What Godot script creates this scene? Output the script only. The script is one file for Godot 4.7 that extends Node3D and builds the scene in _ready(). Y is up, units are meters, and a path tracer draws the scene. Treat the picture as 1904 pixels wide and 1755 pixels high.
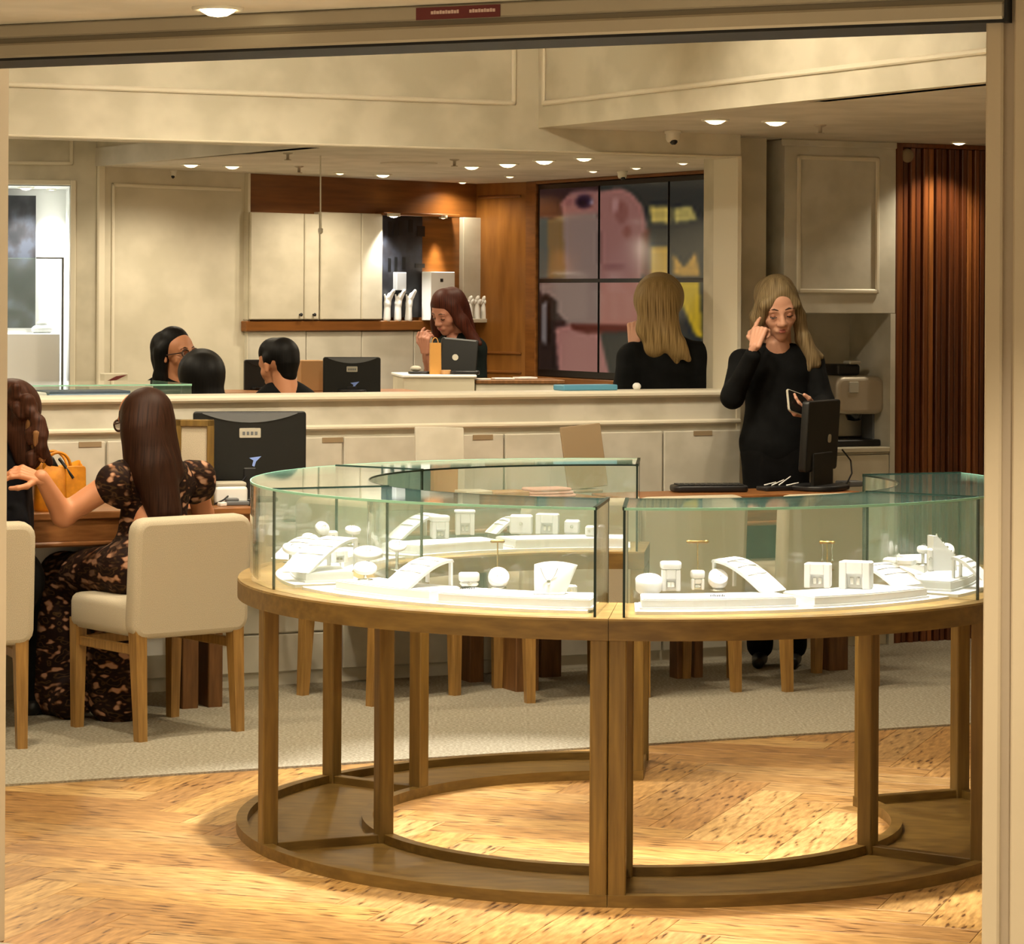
extends Node3D
# A jewellery shop seen through its mall storefront. Metres; y up; the camera looks along -z.
const F := 5300.0      # focal length in pixels of the 1904 x 1755 photograph
const HX := 952.0
const HY := 551.0      # horizon row
const ROLL := 0.005
const EYE := 1.55
const WA := 0.4427     # yaw of the back wall
const SA := -0.4556    # yaw of the storefront
const CX := 0.3576     # centre of the ring of display cases
const CZ := -8.3855
const TOP := 0.732     # height of the display tables
const GT := 1.012      # top of the glass
const CEIL := 2.246    # low ceiling
const HIGH := 2.78     # high ceiling

var M := {}
var taken := {}
var world_base := {}
var rng := RandomNumberGenerator.new()


class MB:
	var st := SurfaceTool.new()

	func _init() -> void:
		st.begin(Mesh.PRIMITIVE_TRIANGLES)

	func tri(a: Vector3, b: Vector3, c: Vector3, g := -1) -> void:
		st.set_smooth_group(g)
		st.add_vertex(a)
		st.add_vertex(c)
		st.add_vertex(b)

	func poly(p: Array, out: Vector3, g := -1) -> void:
		var n: Vector3 = (p[1] - p[0]).cross(p[2] - p[0])
		if p.size() > 3 and n.length() < 1e-12:
			n = (p[2] - p[0]).cross(p[3] - p[0])
		for i in range(1, p.size() - 1):
			if n.dot(out) >= 0.0:
				tri(p[0], p[i], p[i + 1], g)
			else:
				tri(p[0], p[i + 1], p[i], g)

	func box(c: Vector3, s: Vector3, bs := Basis(), b := 0.0) -> void:
		var h := s / 2.0
		b = minf(b, minf(h.x, minf(h.y, h.z)) * 0.9)
		var P := func(sg: Vector3, ax: int) -> Vector3:
			var v := Vector3()
			for i in 3:
				v[i] = sg[i] * (h[i] - (b if i != ax else 0.0))
			return c + bs * v
		for ax in 3:
			var u := (ax + 1) % 3
			var w := (ax + 2) % 3
			for sa in [-1, 1]:
				var q := []
				for k in [[-1, -1], [1, -1], [1, 1], [-1, 1]]:
					var sg := Vector3()
					sg[ax] = sa
					sg[u] = k[0]
					sg[w] = k[1]
					q.append(P.call(sg, ax))
				var o := Vector3()
				o[ax] = sa
				poly(q, bs * o)
		if b <= 0.0:
			return
		for ax in 3:
			var u := (ax + 1) % 3
			var w := (ax + 2) % 3
			for su in [-1, 1]:
				for sw in [-1, 1]:
					var s1 := Vector3()
					s1[ax] = -1
					s1[u] = su
					s1[w] = sw
					var s2 := s1
					s2[ax] = 1
					var o := Vector3()
					o[u] = su
					o[w] = sw
					poly([P.call(s1, u), P.call(s2, u), P.call(s2, w), P.call(s1, w)], bs * o)
		for sx in [-1, 1]:
			for sy in [-1, 1]:
				for sz in [-1, 1]:
					var sg := Vector3(sx, sy, sz)
					poly([P.call(sg, 0), P.call(sg, 1), P.call(sg, 2)], bs * sg)

	# a box between two corners given in a turned frame
	func span(o: Vector3, bs: Basis, a: Vector3, z: Vector3, b := 0.0) -> void:
		box(o + bs * ((a + z) / 2.0), (z - a).abs(), bs, b)

	# a tapered square post
	func post(a: Vector3, z: Vector3, wa: float, wz: float, bs := Basis(), da := -1.0, dz := -1.0) -> void:
		if da < 0.0:
			da = wa
		if dz < 0.0:
			dz = wz
		var lo := []
		var hi := []
		for k in [[-1, -1], [1, -1], [1, 1], [-1, 1]]:
			lo.append(a + bs * Vector3(k[0] * wa / 2, 0, k[1] * da / 2))
			hi.append(z + bs * Vector3(k[0] * wz / 2, 0, k[1] * dz / 2))
		for i in 4:
			var j := (i + 1) % 4
			poly([lo[i], lo[j], hi[j], hi[i]], (lo[i] + lo[j] + hi[i] + hi[j]) / 4.0 - (a + z) / 2.0)
		poly(lo, a - z)
		poly(hi, z - a)

	func loft(rings: Array, closed := true, caps := true, g := 1) -> void:
		for i in rings.size() - 1:
			var A: Array = rings[i]
			var B: Array = rings[i + 1]
			var n := A.size()
			for j in (n if closed else n - 1):
				var k := (j + 1) % n
				tri(A[j], A[k], B[k], g)
				tri(A[j], B[k], B[j], g)
		if caps:
			for e in [0, rings.size() - 1]:
				var R: Array = rings[e]
				var c := Vector3()
				for v in R:
					c += v
				c /= R.size()
				for j in R.size():
					var k := (j + 1) % R.size()
					if e == 0:
						tri(c, R[k], R[j], g + 1)
					else:
						tri(c, R[j], R[k], g + 1)

	func tube(path: Array, radii: Array, seg := 10, g := 1) -> void:
		var rings := []
		var up := Vector3(0.13, 0.9, 0.31).normalized()
		for i in path.size():
			var t: Vector3 = (path[mini(i + 1, path.size() - 1)] - path[maxi(i - 1, 0)]).normalized()
			if absf(t.dot(up)) > 0.98:
				up = Vector3(1, 0.1, 0.2).normalized()
			var s := t.cross(up).normalized()
			var u := s.cross(t)
			up = u
			var r: float = radii[mini(i, radii.size() - 1)]
			var ring := []
			for j in seg:
				var an := TAU * j / seg
				ring.append(path[i] + (s * cos(an) + u * sin(an)) * r)
			rings.append(ring)
		loft(rings, true, true, g)

	func lathe(prof: Array, c: Vector3, seg := 20, bs := Basis(), sharp := false) -> void:
		for i in prof.size() - 1:
			for j in seg:
				var a := TAU * j / seg
				var b := TAU * (j + 1) / seg
				var p: Vector2 = prof[i]
				var q: Vector2 = prof[i + 1]
				var v := [c + bs * Vector3(p.x * cos(a), p.y, p.x * sin(a)), c + bs * Vector3(p.x * cos(b), p.y, p.x * sin(b)), c + bs * Vector3(q.x * cos(b), q.y, q.x * sin(b)), c + bs * Vector3(q.x * cos(a), q.y, q.x * sin(a))]
				var g := i + 2 if sharp else 1
				if p.x > 1e-6:
					tri(v[0], v[2], v[1], g)
				if q.x > 1e-6:
					tri(v[0], v[3], v[2], g)

	func ball(c: Vector3, r: Vector3, seg := 14, bs := Basis()) -> void:
		var rings := []
		for i in range(1, 8):
			var t := PI * i / 8.0
			var ring := []
			for j in seg:
				var a := TAU * j / seg
				ring.append(c + bs * (Vector3(sin(t) * cos(a), -cos(t), -sin(t) * sin(a)) * r))
			rings.append(ring)
		loft(rings, true, true, 1)

	# rounded slab: width x, height y, thickness z
	func slab(c: Vector3, bs: Basis, w: float, h: float, t: float, r: float, b: float, steps := 3) -> void:
		var rings := []
		var lay := []
		for i in steps + 1:
			var an := PI / 2 * i / steps
			lay.append([b * (1 - sin(an)), -t / 2 + b * (1 - cos(an))])
		for i in steps + 1:
			var an := PI / 2 * (steps - i) / steps
			lay.append([b * (1 - sin(an)), t / 2 - b * (1 - cos(an))])
		for l in lay:
			var ring := []
			var hw: float = w / 2 - l[0]
			var hh: float = h / 2 - l[0]
			var rr: float = maxf(r - l[0], 0.001)
			for q in 4:
				var cx: float = (hw - rr) * (1 if q == 0 or q == 3 else -1)
				var cy: float = (hh - rr) * (1 if q < 2 else -1)
				for k in 5:
					var a := PI / 2 * (q + k / 4.0)
					ring.append(c + bs * Vector3(cx + rr * cos(a), cy + rr * sin(a), l[1]))
			rings.append(ring)
		loft(rings, true, true, 1)

	# a piece of a ring lying flat about (cx, cz): angles in degrees, towards the camera at 90
	func arc(r0: float, r1: float, a0: float, a1: float, y0: float, y1: float, cx: float, cz: float, seg := 24) -> void:
		var P := func(r: float, a: float, y: float) -> Vector3:
			return Vector3(cx + r * cos(deg_to_rad(a)), y, cz + r * sin(deg_to_rad(a)))
		for i in seg:
			var a := lerpf(a0, a1, float(i) / seg)
			var b := lerpf(a0, a1, float(i + 1) / seg)
			var o := Vector3(cos(deg_to_rad((a + b) / 2)), 0, sin(deg_to_rad((a + b) / 2)))
			poly([P.call(r1, a, y0), P.call(r1, b, y0), P.call(r1, b, y1), P.call(r1, a, y1)], o, 1)
			poly([P.call(r0, a, y0), P.call(r0, b, y0), P.call(r0, b, y1), P.call(r0, a, y1)], -o, 2)
			poly([P.call(r0, a, y1), P.call(r0, b, y1), P.call(r1, b, y1), P.call(r1, a, y1)], Vector3.UP)
			poly([P.call(r0, a, y0), P.call(r0, b, y0), P.call(r1, b, y0), P.call(r1, a, y0)], Vector3.DOWN)
		for e in [[a0, -1.0], [a1, 1.0]]:
			var a: float = deg_to_rad(e[0])
			poly([P.call(r0, e[0], y0), P.call(r1, e[0], y0), P.call(r1, e[0], y1), P.call(r0, e[0], y1)], Vector3(-sin(a), 0, cos(a)) * e[1] * signf(a1 - a0))

	# a flat outline (x, y) pushed out along z of a frame
	func prism(pts: PackedVector2Array, o: Vector3, bs: Basis, z0: float, z1: float, g := -1) -> void:
		var idx := Geometry2D.triangulate_polygon(pts)
		for i in range(0, idx.size(), 3):
			var t := [pts[idx[i]], pts[idx[i + 1]], pts[idx[i + 2]]]
			for z in [z0, z1]:
				var v := []
				for p in t:
					v.append(o + bs * Vector3(p.x, p.y, z))
				poly(v, bs * Vector3(0, 0, signf(z - (z0 + z1) / 2)))
		var flip := -1.0 if Geometry2D.is_polygon_clockwise(pts) else 1.0
		for i in pts.size():
			var p := pts[i]
			var q := pts[(i + 1) % pts.size()]
			var nn := Vector3((q - p).y, -(q - p).x, 0) * flip
			poly([o + bs * Vector3(p.x, p.y, z0), o + bs * Vector3(q.x, q.y, z0), o + bs * Vector3(q.x, q.y, z1), o + bs * Vector3(p.x, p.y, z1)], bs * nn, g)

	func done() -> ArrayMesh:
		st.generate_normals()
		return st.commit()


# bodies: tapered capsules joined by a smooth minimum and meshed as surface nets
class Flesh:
	var v := PackedVector3Array()
	var nn := PackedVector3Array()
	var ix := PackedInt32Array()

	# bone: [a, b, ra, rb] or [a, b, ra, rb, axis, factor]: flattened along axis
	func blob(bones: Array, cell: float, k: float, cuts := []) -> void:
		var lo := Vector3.ONE * 1e9
		var hi := -lo
		for b in bones:
			var r: float = maxf(b[2], b[3])
			for e in [b[0], b[1]]:
				lo = lo.min(e - Vector3.ONE * r)
				hi = hi.max(e + Vector3.ONE * r)
		lo -= Vector3.ONE * (cell * 2.5 + k * 0.5)
		hi += Vector3.ONE * (cell * 2.5 + k * 0.5)
		var nx := int((hi.x - lo.x) / cell) + 2
		var ny := int((hi.y - lo.y) / cell) + 2
		var nz := int((hi.z - lo.z) / cell) + 2
		var f := PackedFloat32Array()
		f.resize(nx * ny * nz)
		f.fill(1.0)
		for pass_ in 2:
			for b in (bones if pass_ == 0 else cuts):
				var a: Vector3 = b[0]
				var ab: Vector3 = b[1] - a
				var l2 := maxf(ab.length_squared(), 1e-9)
				var r: float = maxf(b[2], b[3])
				var m := r + k + cell * 2.0
				var flat: bool = b.size() > 4
				var ax: Vector3 = b[4] if flat else Vector3.ZERO
				var fm: float = b[5] - 1.0 if flat else 0.0
				var p0: Vector3 = (a.min(b[1]) - Vector3.ONE * m - lo) / cell
				var p1: Vector3 = (a.max(b[1]) + Vector3.ONE * m - lo) / cell
				var r0: float = b[2]
				var dr: float = b[3] - b[2]
				for z in range(maxi(0, int(p0.z)), mini(nz, int(p1.z) + 2)):
					for y in range(maxi(0, int(p0.y)), mini(ny, int(p1.y) + 2)):
						var at := (z * ny + y) * nx
						for x in range(maxi(0, int(p0.x)), mini(nx, int(p1.x) + 2)):
							var p := lo + Vector3(x, y, z) * cell - a
							var t := clampf(p.dot(ab) / l2, 0.0, 1.0)
							p -= ab * t
							if flat:
								p += ax * (p.dot(ax) * fm)
							var d := p.length() - r0 - dr * t
							var o := f[at + x]
							if pass_ == 0:
								var h := maxf(k - absf(d - o), 0.0) / k
								f[at + x] = minf(d, o) - h * h * k * 0.25
							else:
								var h := maxf(k * 0.5 - absf(-d - o), 0.0) / (k * 0.5)
								f[at + x] = maxf(-d, o) + h * h * k * 0.125
		var at_cell := PackedInt32Array()
		at_cell.resize(nx * ny * nz)
		at_cell.fill(-1)
		var off := [0, 1, nx, nx + 1, nx * ny, nx * ny + 1, nx * ny + nx, nx * ny + nx + 1]
		var dirs := [Vector3(0, 0, 0), Vector3(1, 0, 0), Vector3(0, 1, 0), Vector3(1, 1, 0), Vector3(0, 0, 1), Vector3(1, 0, 1), Vector3(0, 1, 1), Vector3(1, 1, 1)]
		var edges := [[0, 1], [2, 3], [4, 5], [6, 7], [0, 2], [1, 3], [4, 6], [5, 7], [0, 4], [1, 5], [2, 6], [3, 7]]
		for z in nz - 1:
			for y in ny - 1:
				for x in nx - 1:
					var i := (z * ny + y) * nx + x
					var v0 := f[i]
					if absf(v0) > cell * 4.0:
						continue
					var s := 0
					for q in 8:
						if f[i + off[q]] < 0.0:
							s += 1
					if s == 0 or s == 8:
						continue
					var sum := Vector3.ZERO
					var c := 0
					for e in edges:
						var fa := f[i + off[e[0]]]
						var fb := f[i + off[e[1]]]
						if (fa < 0.0) != (fb < 0.0):
							sum += dirs[e[0]].lerp(dirs[e[1]], fa / (fa - fb))
							c += 1
					at_cell[i] = v.size()
					v.append(lo + (Vector3(x, y, z) + sum / c) * cell)
					var g := Vector3(f[i + 1] + f[i + nx + 1] + f[i + nx * ny + 1] + f[i + nx * ny + nx + 1], f[i + nx] + f[i + nx + 1] + f[i + nx * ny + nx] + f[i + nx * ny + nx + 1], f[i + nx * ny] + f[i + nx * ny + 1] + f[i + nx * ny + nx] + f[i + nx * ny + nx + 1])
					var h := Vector3(f[i] + f[i + nx] + f[i + nx * ny] + f[i + nx * ny + nx], f[i] + f[i + 1] + f[i + nx * ny] + f[i + nx * ny + 1], f[i] + f[i + 1] + f[i + nx] + f[i + nx + 1])
					nn.append((g - h).normalized())
		var step := [1, nx, nx * ny]
		for z in range(1, nz - 1):
			for y in range(1, ny - 1):
				for x in range(1, nx - 1):
					var i := (z * ny + y) * nx + x
					if at_cell[i] < 0 and absf(f[i]) > cell * 2.0:
						continue
					var ins := f[i] < 0.0
					for ax in 3:
						if ins == (f[i + step[ax]] < 0.0):
							continue
						var s1: int = step[(ax + 1) % 3]
						var s2: int = step[(ax + 2) % 3]
						var q := [at_cell[i], at_cell[i - s1], at_cell[i - s1 - s2], at_cell[i - s2]]
						if q.has(-1):
							continue
						if ins:
							ix.append_array([q[0], q[2], q[1], q[0], q[3], q[2]])
						else:
							ix.append_array([q[0], q[1], q[2], q[0], q[2], q[3]])

	func done() -> ArrayMesh:
		var a := []
		a.resize(Mesh.ARRAY_MAX)
		a[Mesh.ARRAY_VERTEX] = v
		a[Mesh.ARRAY_NORMAL] = nn
		a[Mesh.ARRAY_INDEX] = ix
		var m := ArrayMesh.new()
		m.add_surface_from_arrays(Mesh.PRIMITIVE_TRIANGLES, a)
		return m


# a point seen at a pixel of the photograph, at a depth
func at(px: float, py: float, d: float) -> Vector3:
	var dx := px - HX
	var dy := py - HY
	return Vector3((cos(ROLL) * dx + sin(ROLL) * dy) * d / F, EYE - (cos(ROLL) * dy - sin(ROLL) * dx) * d / F, -d)


# the point seen at a pixel on a level plane
func on(px: float, py: float, h := 0.0) -> Vector3:
	var v := cos(ROLL) * (py - HY) - sin(ROLL) * (px - HX)
	return at(px, py, (EYE - h) * F / v)


# plan position under a pixel column at a depth
func plan(px: float, d: float) -> Vector3:
	return Vector3((px - HX) * d / F, 0, -d)


# place along the back wall (metres to the right) under a pixel column
func ws(px: float, py := 700.0) -> float:
	var u := (cos(ROLL) * (px - HX) + sin(ROLL) * (py - HY)) / F
	return u * 11.725 / (1.0 - 0.474 * u) / cos(WA)


func numbered(called: String) -> String:
	taken[called] = taken.get(called, -1) + 1
	return called if taken[called] == 0 else "%s_%03d" % [called, taken[called]]


func tag(o: Node, label: String, category: String, group := "") -> void:
	o.set_meta("label", label)
	o.set_meta("category", category)
	if group:
		o.set_meta("group", group)


func mesh_node(called: String, m, mat: Material) -> MeshInstance3D:
	var o := MeshInstance3D.new()
	o.name = called
	o.mesh = m.done() if m is MB or m is Flesh else m
	o.material_override = mat
	o.cast_shadow = GeometryInstance3D.SHADOW_CASTING_SETTING_ON
	return o


# a thing whose parts are given in world coordinates, with its origin at its base
func thing(called: String, label: String, category: String, base: Vector3, group := "") -> Node3D:
	var o := Node3D.new()
	o.name = numbered(called)
	add_child(o)
	o.position = base
	world_base[o] = base
	tag(o, label, category, group)
	return o


func part(called: String, m, mat: Material, parent: Node3D, label := "") -> MeshInstance3D:
	var o := mesh_node(called, m, mat)
	parent.add_child(o, true)
	if world_base.has(parent):
		o.position = -world_base[parent]
	if label:
		o.set_meta("label", label)
	return o


# a thing that is one mesh
func solo(called: String, m, mat: Material, label: String, category: String, group := "") -> MeshInstance3D:
	var o := mesh_node(numbered(called), m, mat)
	add_child(o)
	tag(o, label, category, group)
	return o


func struct(called: String, m, mat: Material, label := "", category := "") -> MeshInstance3D:
	var o := mesh_node(numbered(called), m, mat)
	add_child(o)
	o.set_meta("kind", "structure")
	if label:
		tag(o, label, category)
	return o


func yaw(a: float) -> Basis:
	return Basis(Vector3.UP, a)


func rip(pts: Array) -> PackedVector2Array:
	return PackedVector2Array(pts)


func noise_tex(sd: int, freq: float, cols: Array, offs: Array, kind := 3, w := 512, oct := 4) -> NoiseTexture2D:
	var n := FastNoiseLite.new()
	n.seed = sd
	n.noise_type = kind
	n.frequency = freq
	n.fractal_octaves = oct
	var g := Gradient.new()
	g.offsets = PackedFloat32Array(offs)
	g.colors = PackedColorArray(cols)
	var t := NoiseTexture2D.new()
	t.width = w
	t.height = w
	t.seamless = true
	t.generate_mipmaps = false
	t.noise = n
	t.color_ramp = g
	return t


func mat(called: String, c: Color, rough := 0.6, metal := 0.0, spec := 0.5) -> StandardMaterial3D:
	var m := StandardMaterial3D.new()
	m.resource_name = called
	m.albedo_color = c
	m.roughness = rough
	m.metallic = metal
	m.metallic_specular = spec
	M[called] = m
	return m


func tex(m: StandardMaterial3D, t: Texture2D, sc: Vector3, in_world := false) -> StandardMaterial3D:
	m.albedo_texture = t
	m.uv1_triplanar = true
	m.uv1_world_triplanar = in_world
	m.uv1_scale = sc
	m.uv1_triplanar_sharpness = 6.0
	return m


func glow(called: String, c: Color, e: float) -> StandardMaterial3D:
	var m := mat(called, Color(0.9, 0.9, 0.88), 0.5)
	m.emission_enabled = true
	m.emission = c
	m.emission_energy_multiplier = e
	return m


func materials() -> void:
	var grain := noise_tex(3, 0.013, [Color(0.8, 0.78, 0.75), Color(0.91, 0.9, 0.89), Color(1, 1, 1)], [0.2, 0.5, 0.8])
	var streak := noise_tex(11, 0.02, [Color(0.5, 0.43, 0.36), Color(0.88, 0.86, 0.82), Color(1, 1, 1), Color(1, 1, 1)], [0.14, 0.24, 0.5, 1.0])
	var blot := noise_tex(5, 0.012, [Color(0.93, 0.93, 0.92), Color(1, 1, 1)], [0.3, 0.7])
	var weave := noise_tex(8, 0.12, [Color(0.78, 0.78, 0.77), Color(1, 1, 1)], [0.25, 0.75])
	tex(mat("cream", Color(0.86, 0.83, 0.75), 0.55), blot, Vector3(0.7, 0.7, 0.7), true)
	tex(mat("cream_cool", Color(0.84, 0.82, 0.76), 0.5), blot, Vector3(0.9, 0.9, 0.9), true)
	mat("trim", Color(0.9, 0.87, 0.79), 0.4)
	tex(mat("ceiling", Color(0.86, 0.83, 0.77), 0.8), blot, Vector3(0.5, 0.5, 0.5), true)
	mat("rail_metal", Color(0.68, 0.64, 0.56), 0.38, 0.25)
	mat("rail_dark", Color(0.5, 0.46, 0.38), 0.5, 0.1)
	mat("gasket", Color(0.05, 0.045, 0.04), 0.7)
	mat("jamb", Color(0.72, 0.66, 0.56), 0.5)
	mat("jamb_groove", Color(0.66, 0.6, 0.52), 0.6)
	tex(mat("mall_tile", Color(0.7, 0.66, 0.6), 0.35), blot, Vector3(1, 1, 1), true)
	# oak of the display tables: grain along each axis
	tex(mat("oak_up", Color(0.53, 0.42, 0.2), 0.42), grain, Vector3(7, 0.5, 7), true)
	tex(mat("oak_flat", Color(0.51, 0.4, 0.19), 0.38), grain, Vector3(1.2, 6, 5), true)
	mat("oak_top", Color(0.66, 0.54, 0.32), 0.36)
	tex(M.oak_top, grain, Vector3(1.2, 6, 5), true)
	tex(mat("chair_leg", Color(0.68, 0.52, 0.28), 0.4), grain, Vector3(9, 0.7, 9))
	tex(mat("desk_wood", Color(0.66, 0.44, 0.25), 0.35), grain, Vector3(1.1, 7, 7))
	tex(mat("desk_dark", Color(0.5, 0.34, 0.18), 0.45), grain, Vector3(7, 0.8, 7))
	tex(mat("wall_wood", Color(0.6, 0.4, 0.18), 0.32), grain, Vector3(3, 0.4, 3), true)
	tex(mat("wall_wood_flat", Color(0.55, 0.35, 0.16), 0.32), grain, Vector3(0.5, 4, 0.5), true)
	tex(mat("slat", Color(0.5, 0.28, 0.13), 0.35), grain, Vector3(12, 0.5, 12), true)
	tex(mat("slat_dark", Color(0.4, 0.21, 0.1), 0.35), grain, Vector3(12, 0.5, 12), true)
	tex(mat("slat_pale", Color(0.62, 0.38, 0.19), 0.35), grain, Vector3(12, 0.5, 12), true)
	tex(mat("cabinet", Color(0.86, 0.83, 0.75), 0.45), blot, Vector3(1, 1, 1), true)
	mat("slat_gap", Color(0.2, 0.1, 0.05), 0.6)
	for i in 8:
		var tint: Color = [Color(0.75, 0.59, 0.36), Color(0.7, 0.53, 0.31), Color(0.79, 0.64, 0.41), Color(0.68, 0.51, 0.3), Color(0.73, 0.56, 0.33), Color(0.77, 0.6, 0.35), Color(0.69, 0.53, 0.32), Color(0.72, 0.57, 0.36)][i]
		var m := tex(mat("plank%d" % i, tint, 0.4), streak, Vector3(0.9, 5, 5.2))
		m.uv1_offset = Vector3(0.37 * i, 0.21 * i, 0.13 * i)
		m.detail_enabled = true
		m.detail_albedo = grain
		m.detail_blend_mode = BaseMaterial3D.BLEND_MODE_MUL
		m.detail_uv_layer = BaseMaterial3D.DETAIL_UV_2
		m.uv2_triplanar = true
		m.uv2_scale = Vector3(1.7, 8, 11)
		m.uv2_offset = Vector3(0.11 * i, 0, 0.53 * i)
	mat("floor_gap", Color(0.55, 0.4, 0.23), 0.7)
	tex(mat("carpet", Color(0.68, 0.65, 0.58), 0.95, 0, 0.2), noise_tex(21, 0.06, [Color(0.8, 0.79, 0.77), Color(1, 1, 1)], [0.25, 0.75]), Vector3(3, 3, 3), true)
	var up := tex(mat("upholstery", Color(0.87, 0.82, 0.72), 0.9, 0, 0.25), weave, Vector3(9, 9, 9))
	up.rim_enabled = true
	up.rim = 0.25
	mat("white", Color(0.93, 0.93, 0.92), 0.45)
	mat("display_white", Color(0.9, 0.9, 0.9), 0.5)
	mat("display_grey", Color(0.72, 0.73, 0.74), 0.5)
	mat("silver", Color(0.86, 0.85, 0.82), 0.2, 1.0)
	mat("brass", Color(0.78, 0.62, 0.35), 0.25, 1.0)
	mat("ink", Color(0.1, 0.1, 0.1), 0.6)
	mat("black", Color(0.055, 0.06, 0.06), 0.45)
	mat("black_gloss", Color(0.05, 0.055, 0.06), 0.18)
	mat("dark_plastic", Color(0.1, 0.1, 0.11), 0.4)
	mat("grey_plastic", Color(0.42, 0.43, 0.44), 0.5)
	mat("sticker", Color(0.72, 0.7, 0.64), 0.6)
	mat("logo_blue", Color(0.55, 0.66, 0.95), 0.4)
	mat("steel", Color(0.7, 0.68, 0.63), 0.3, 0.9)
	mat("steel_dull", Color(0.74, 0.7, 0.63), 0.45, 0.5)
	mat("red_sign", Color(0.4, 0.12, 0.12), 0.5)
	mat("sign_white", Color(0.85, 0.74, 0.7), 0.5)
	mat("navy_glass", Color(0.2, 0.26, 0.31), 0.3)
	mat("blue_tray", Color(0.08, 0.13, 0.36), 0.5)
	mat("blue_pale", Color(0.6, 0.7, 0.86), 0.5)
	mat("box_blue", Color(0.36, 0.62, 0.75), 0.5)
	mat("tan_board", Color(0.6, 0.52, 0.4), 0.6)
	mat("kraft", Color(0.72, 0.55, 0.36), 0.6)
	mat("pink_cloth", Color(0.86, 0.68, 0.62), 0.8)
	var leather := mat("yellow_leather", Color(0.9, 0.58, 0.12), 0.38)
	tex(leather, noise_tex(31, 0.02, [Color(0.92, 0.9, 0.86), Color(1, 1, 1)], [0.3, 0.7]), Vector3(3, 3, 3))
	tex(mat("paper_bag", Color(0.85, 0.62, 0.3), 0.6), weave, Vector3(8, 8, 8))
	for s in [["skin", Color(0.8, 0.6, 0.5)], ["skin_warm", Color(0.8, 0.55, 0.4)], ["skin_dark", Color(0.66, 0.45, 0.36)]]:
		var m := mat(s[0], s[1], 0.5)
		m.subsurf_scatter_enabled = false
		m.subsurf_scatter_strength = 0.12
	mat("lips", Color(0.68, 0.38, 0.34), 0.4)
	mat("brow", Color(0.26, 0.17, 0.12), 0.7)
	mat("eye_dark", Color(0.12, 0.08, 0.06), 0.25)
	mat("eye_white", Color(0.85, 0.82, 0.78), 0.3)
	var strands := noise_tex(41, 0.03, [Color(0.5, 0.47, 0.43), Color(0.85, 0.83, 0.8), Color(1, 1, 1)], [0.2, 0.5, 0.75])
	for s in [["hair_blonde", Color(0.66, 0.56, 0.38)], ["hair_ash", Color(0.6, 0.53, 0.4)], ["hair_brown", Color(0.24, 0.14, 0.09)], ["hair_black", Color(0.07, 0.06, 0.055)], ["hair_auburn", Color(0.3, 0.13, 0.07)], ["hair_curly", Color(0.3, 0.17, 0.11)], ["hair_tips", Color(0.68, 0.5, 0.33)]]:
		var m := tex(mat(s[0], s[1], 0.55, 0, 0.3), strands, Vector3(30, 0.5, 30), true)
		m.heightmap_enabled = false
		m.heightmap_texture = strands
		m.heightmap_scale = 0.5
	var folds := noise_tex(51, 0.01, [Color(0.7, 0.7, 0.7), Color(1, 1, 1)], [0.2, 0.8])
	for s in [["suit", Color(0.06, 0.065, 0.07)], ["suit_trousers", Color(0.05, 0.05, 0.055)], ["navy_knit", Color(0.07, 0.065, 0.09)], ["top_black", Color(0.05, 0.05, 0.05)], ["top_teal", Color(0.08, 0.12, 0.11)]]:
		tex(mat(s[0], s[1], 0.85, 0, 0.3), folds, Vector3(4, 4, 4))
	var fl := noise_tex(61, 0.028, [Color(0.75, 0.58, 0.47), Color(0.45, 0.3, 0.2), Color(0.16, 0.085, 0.06), Color(0.12, 0.065, 0.05), Color(0.33, 0.24, 0.13), Color(0.12, 0.065, 0.05)], [0.24, 0.35, 0.385, 0.6, 0.71, 0.77], 3, 512, 2)
	var dress := tex(mat("floral", Color(1, 1, 1), 0.75, 0, 0.3), fl, Vector3(1.5, 2.4, 1.5), true)
	dress.uv1_offset = Vector3(0.2, 0.4, 0.1)
	var g := mat("glass", Color(0.66, 0.92, 0.82, 0.04), 0.03, 0.0, 0.5)
	g.transparency = BaseMaterial3D.TRANSPARENCY_ALPHA
	var ge := mat("glass_edge", Color(0.62, 0.86, 0.76), 0.15)
	ge.metallic_specular = 0.8
	mat("glass_edge_dark", Color(0.08, 0.16, 0.13), 0.2)
	mat("mirror", Color(0.86, 0.87, 0.84), 0.04, 1.0)
	mat("lens_glass", Color(0.5, 0.25, 0.12, 0.4), 0.05)
	M.lens_glass.transparency = BaseMaterial3D.TRANSPARENCY_ALPHA
	mat("poster_dark", Color(0.25, 0.27, 0.3), 0.5)
	tex(M.poster_dark, noise_tex(71, 0.012, [Color(0.35, 0.35, 0.38), Color(0.6, 0.55, 0.55), Color(0.9, 0.9, 0.95)], [0.25, 0.5, 0.8]), Vector3(1.4, 1.0, 1.4), true)
	glow("lamp_warm", Color(1, 0.9, 0.7), 5.0)
	glow("lamp_white", Color(1, 0.97, 0.9), 6.0)
	mat("fitting", Color(0.88, 0.86, 0.8), 0.4)
	mat("video_frame", Color(0.06, 0.05, 0.05), 0.3)


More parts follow.
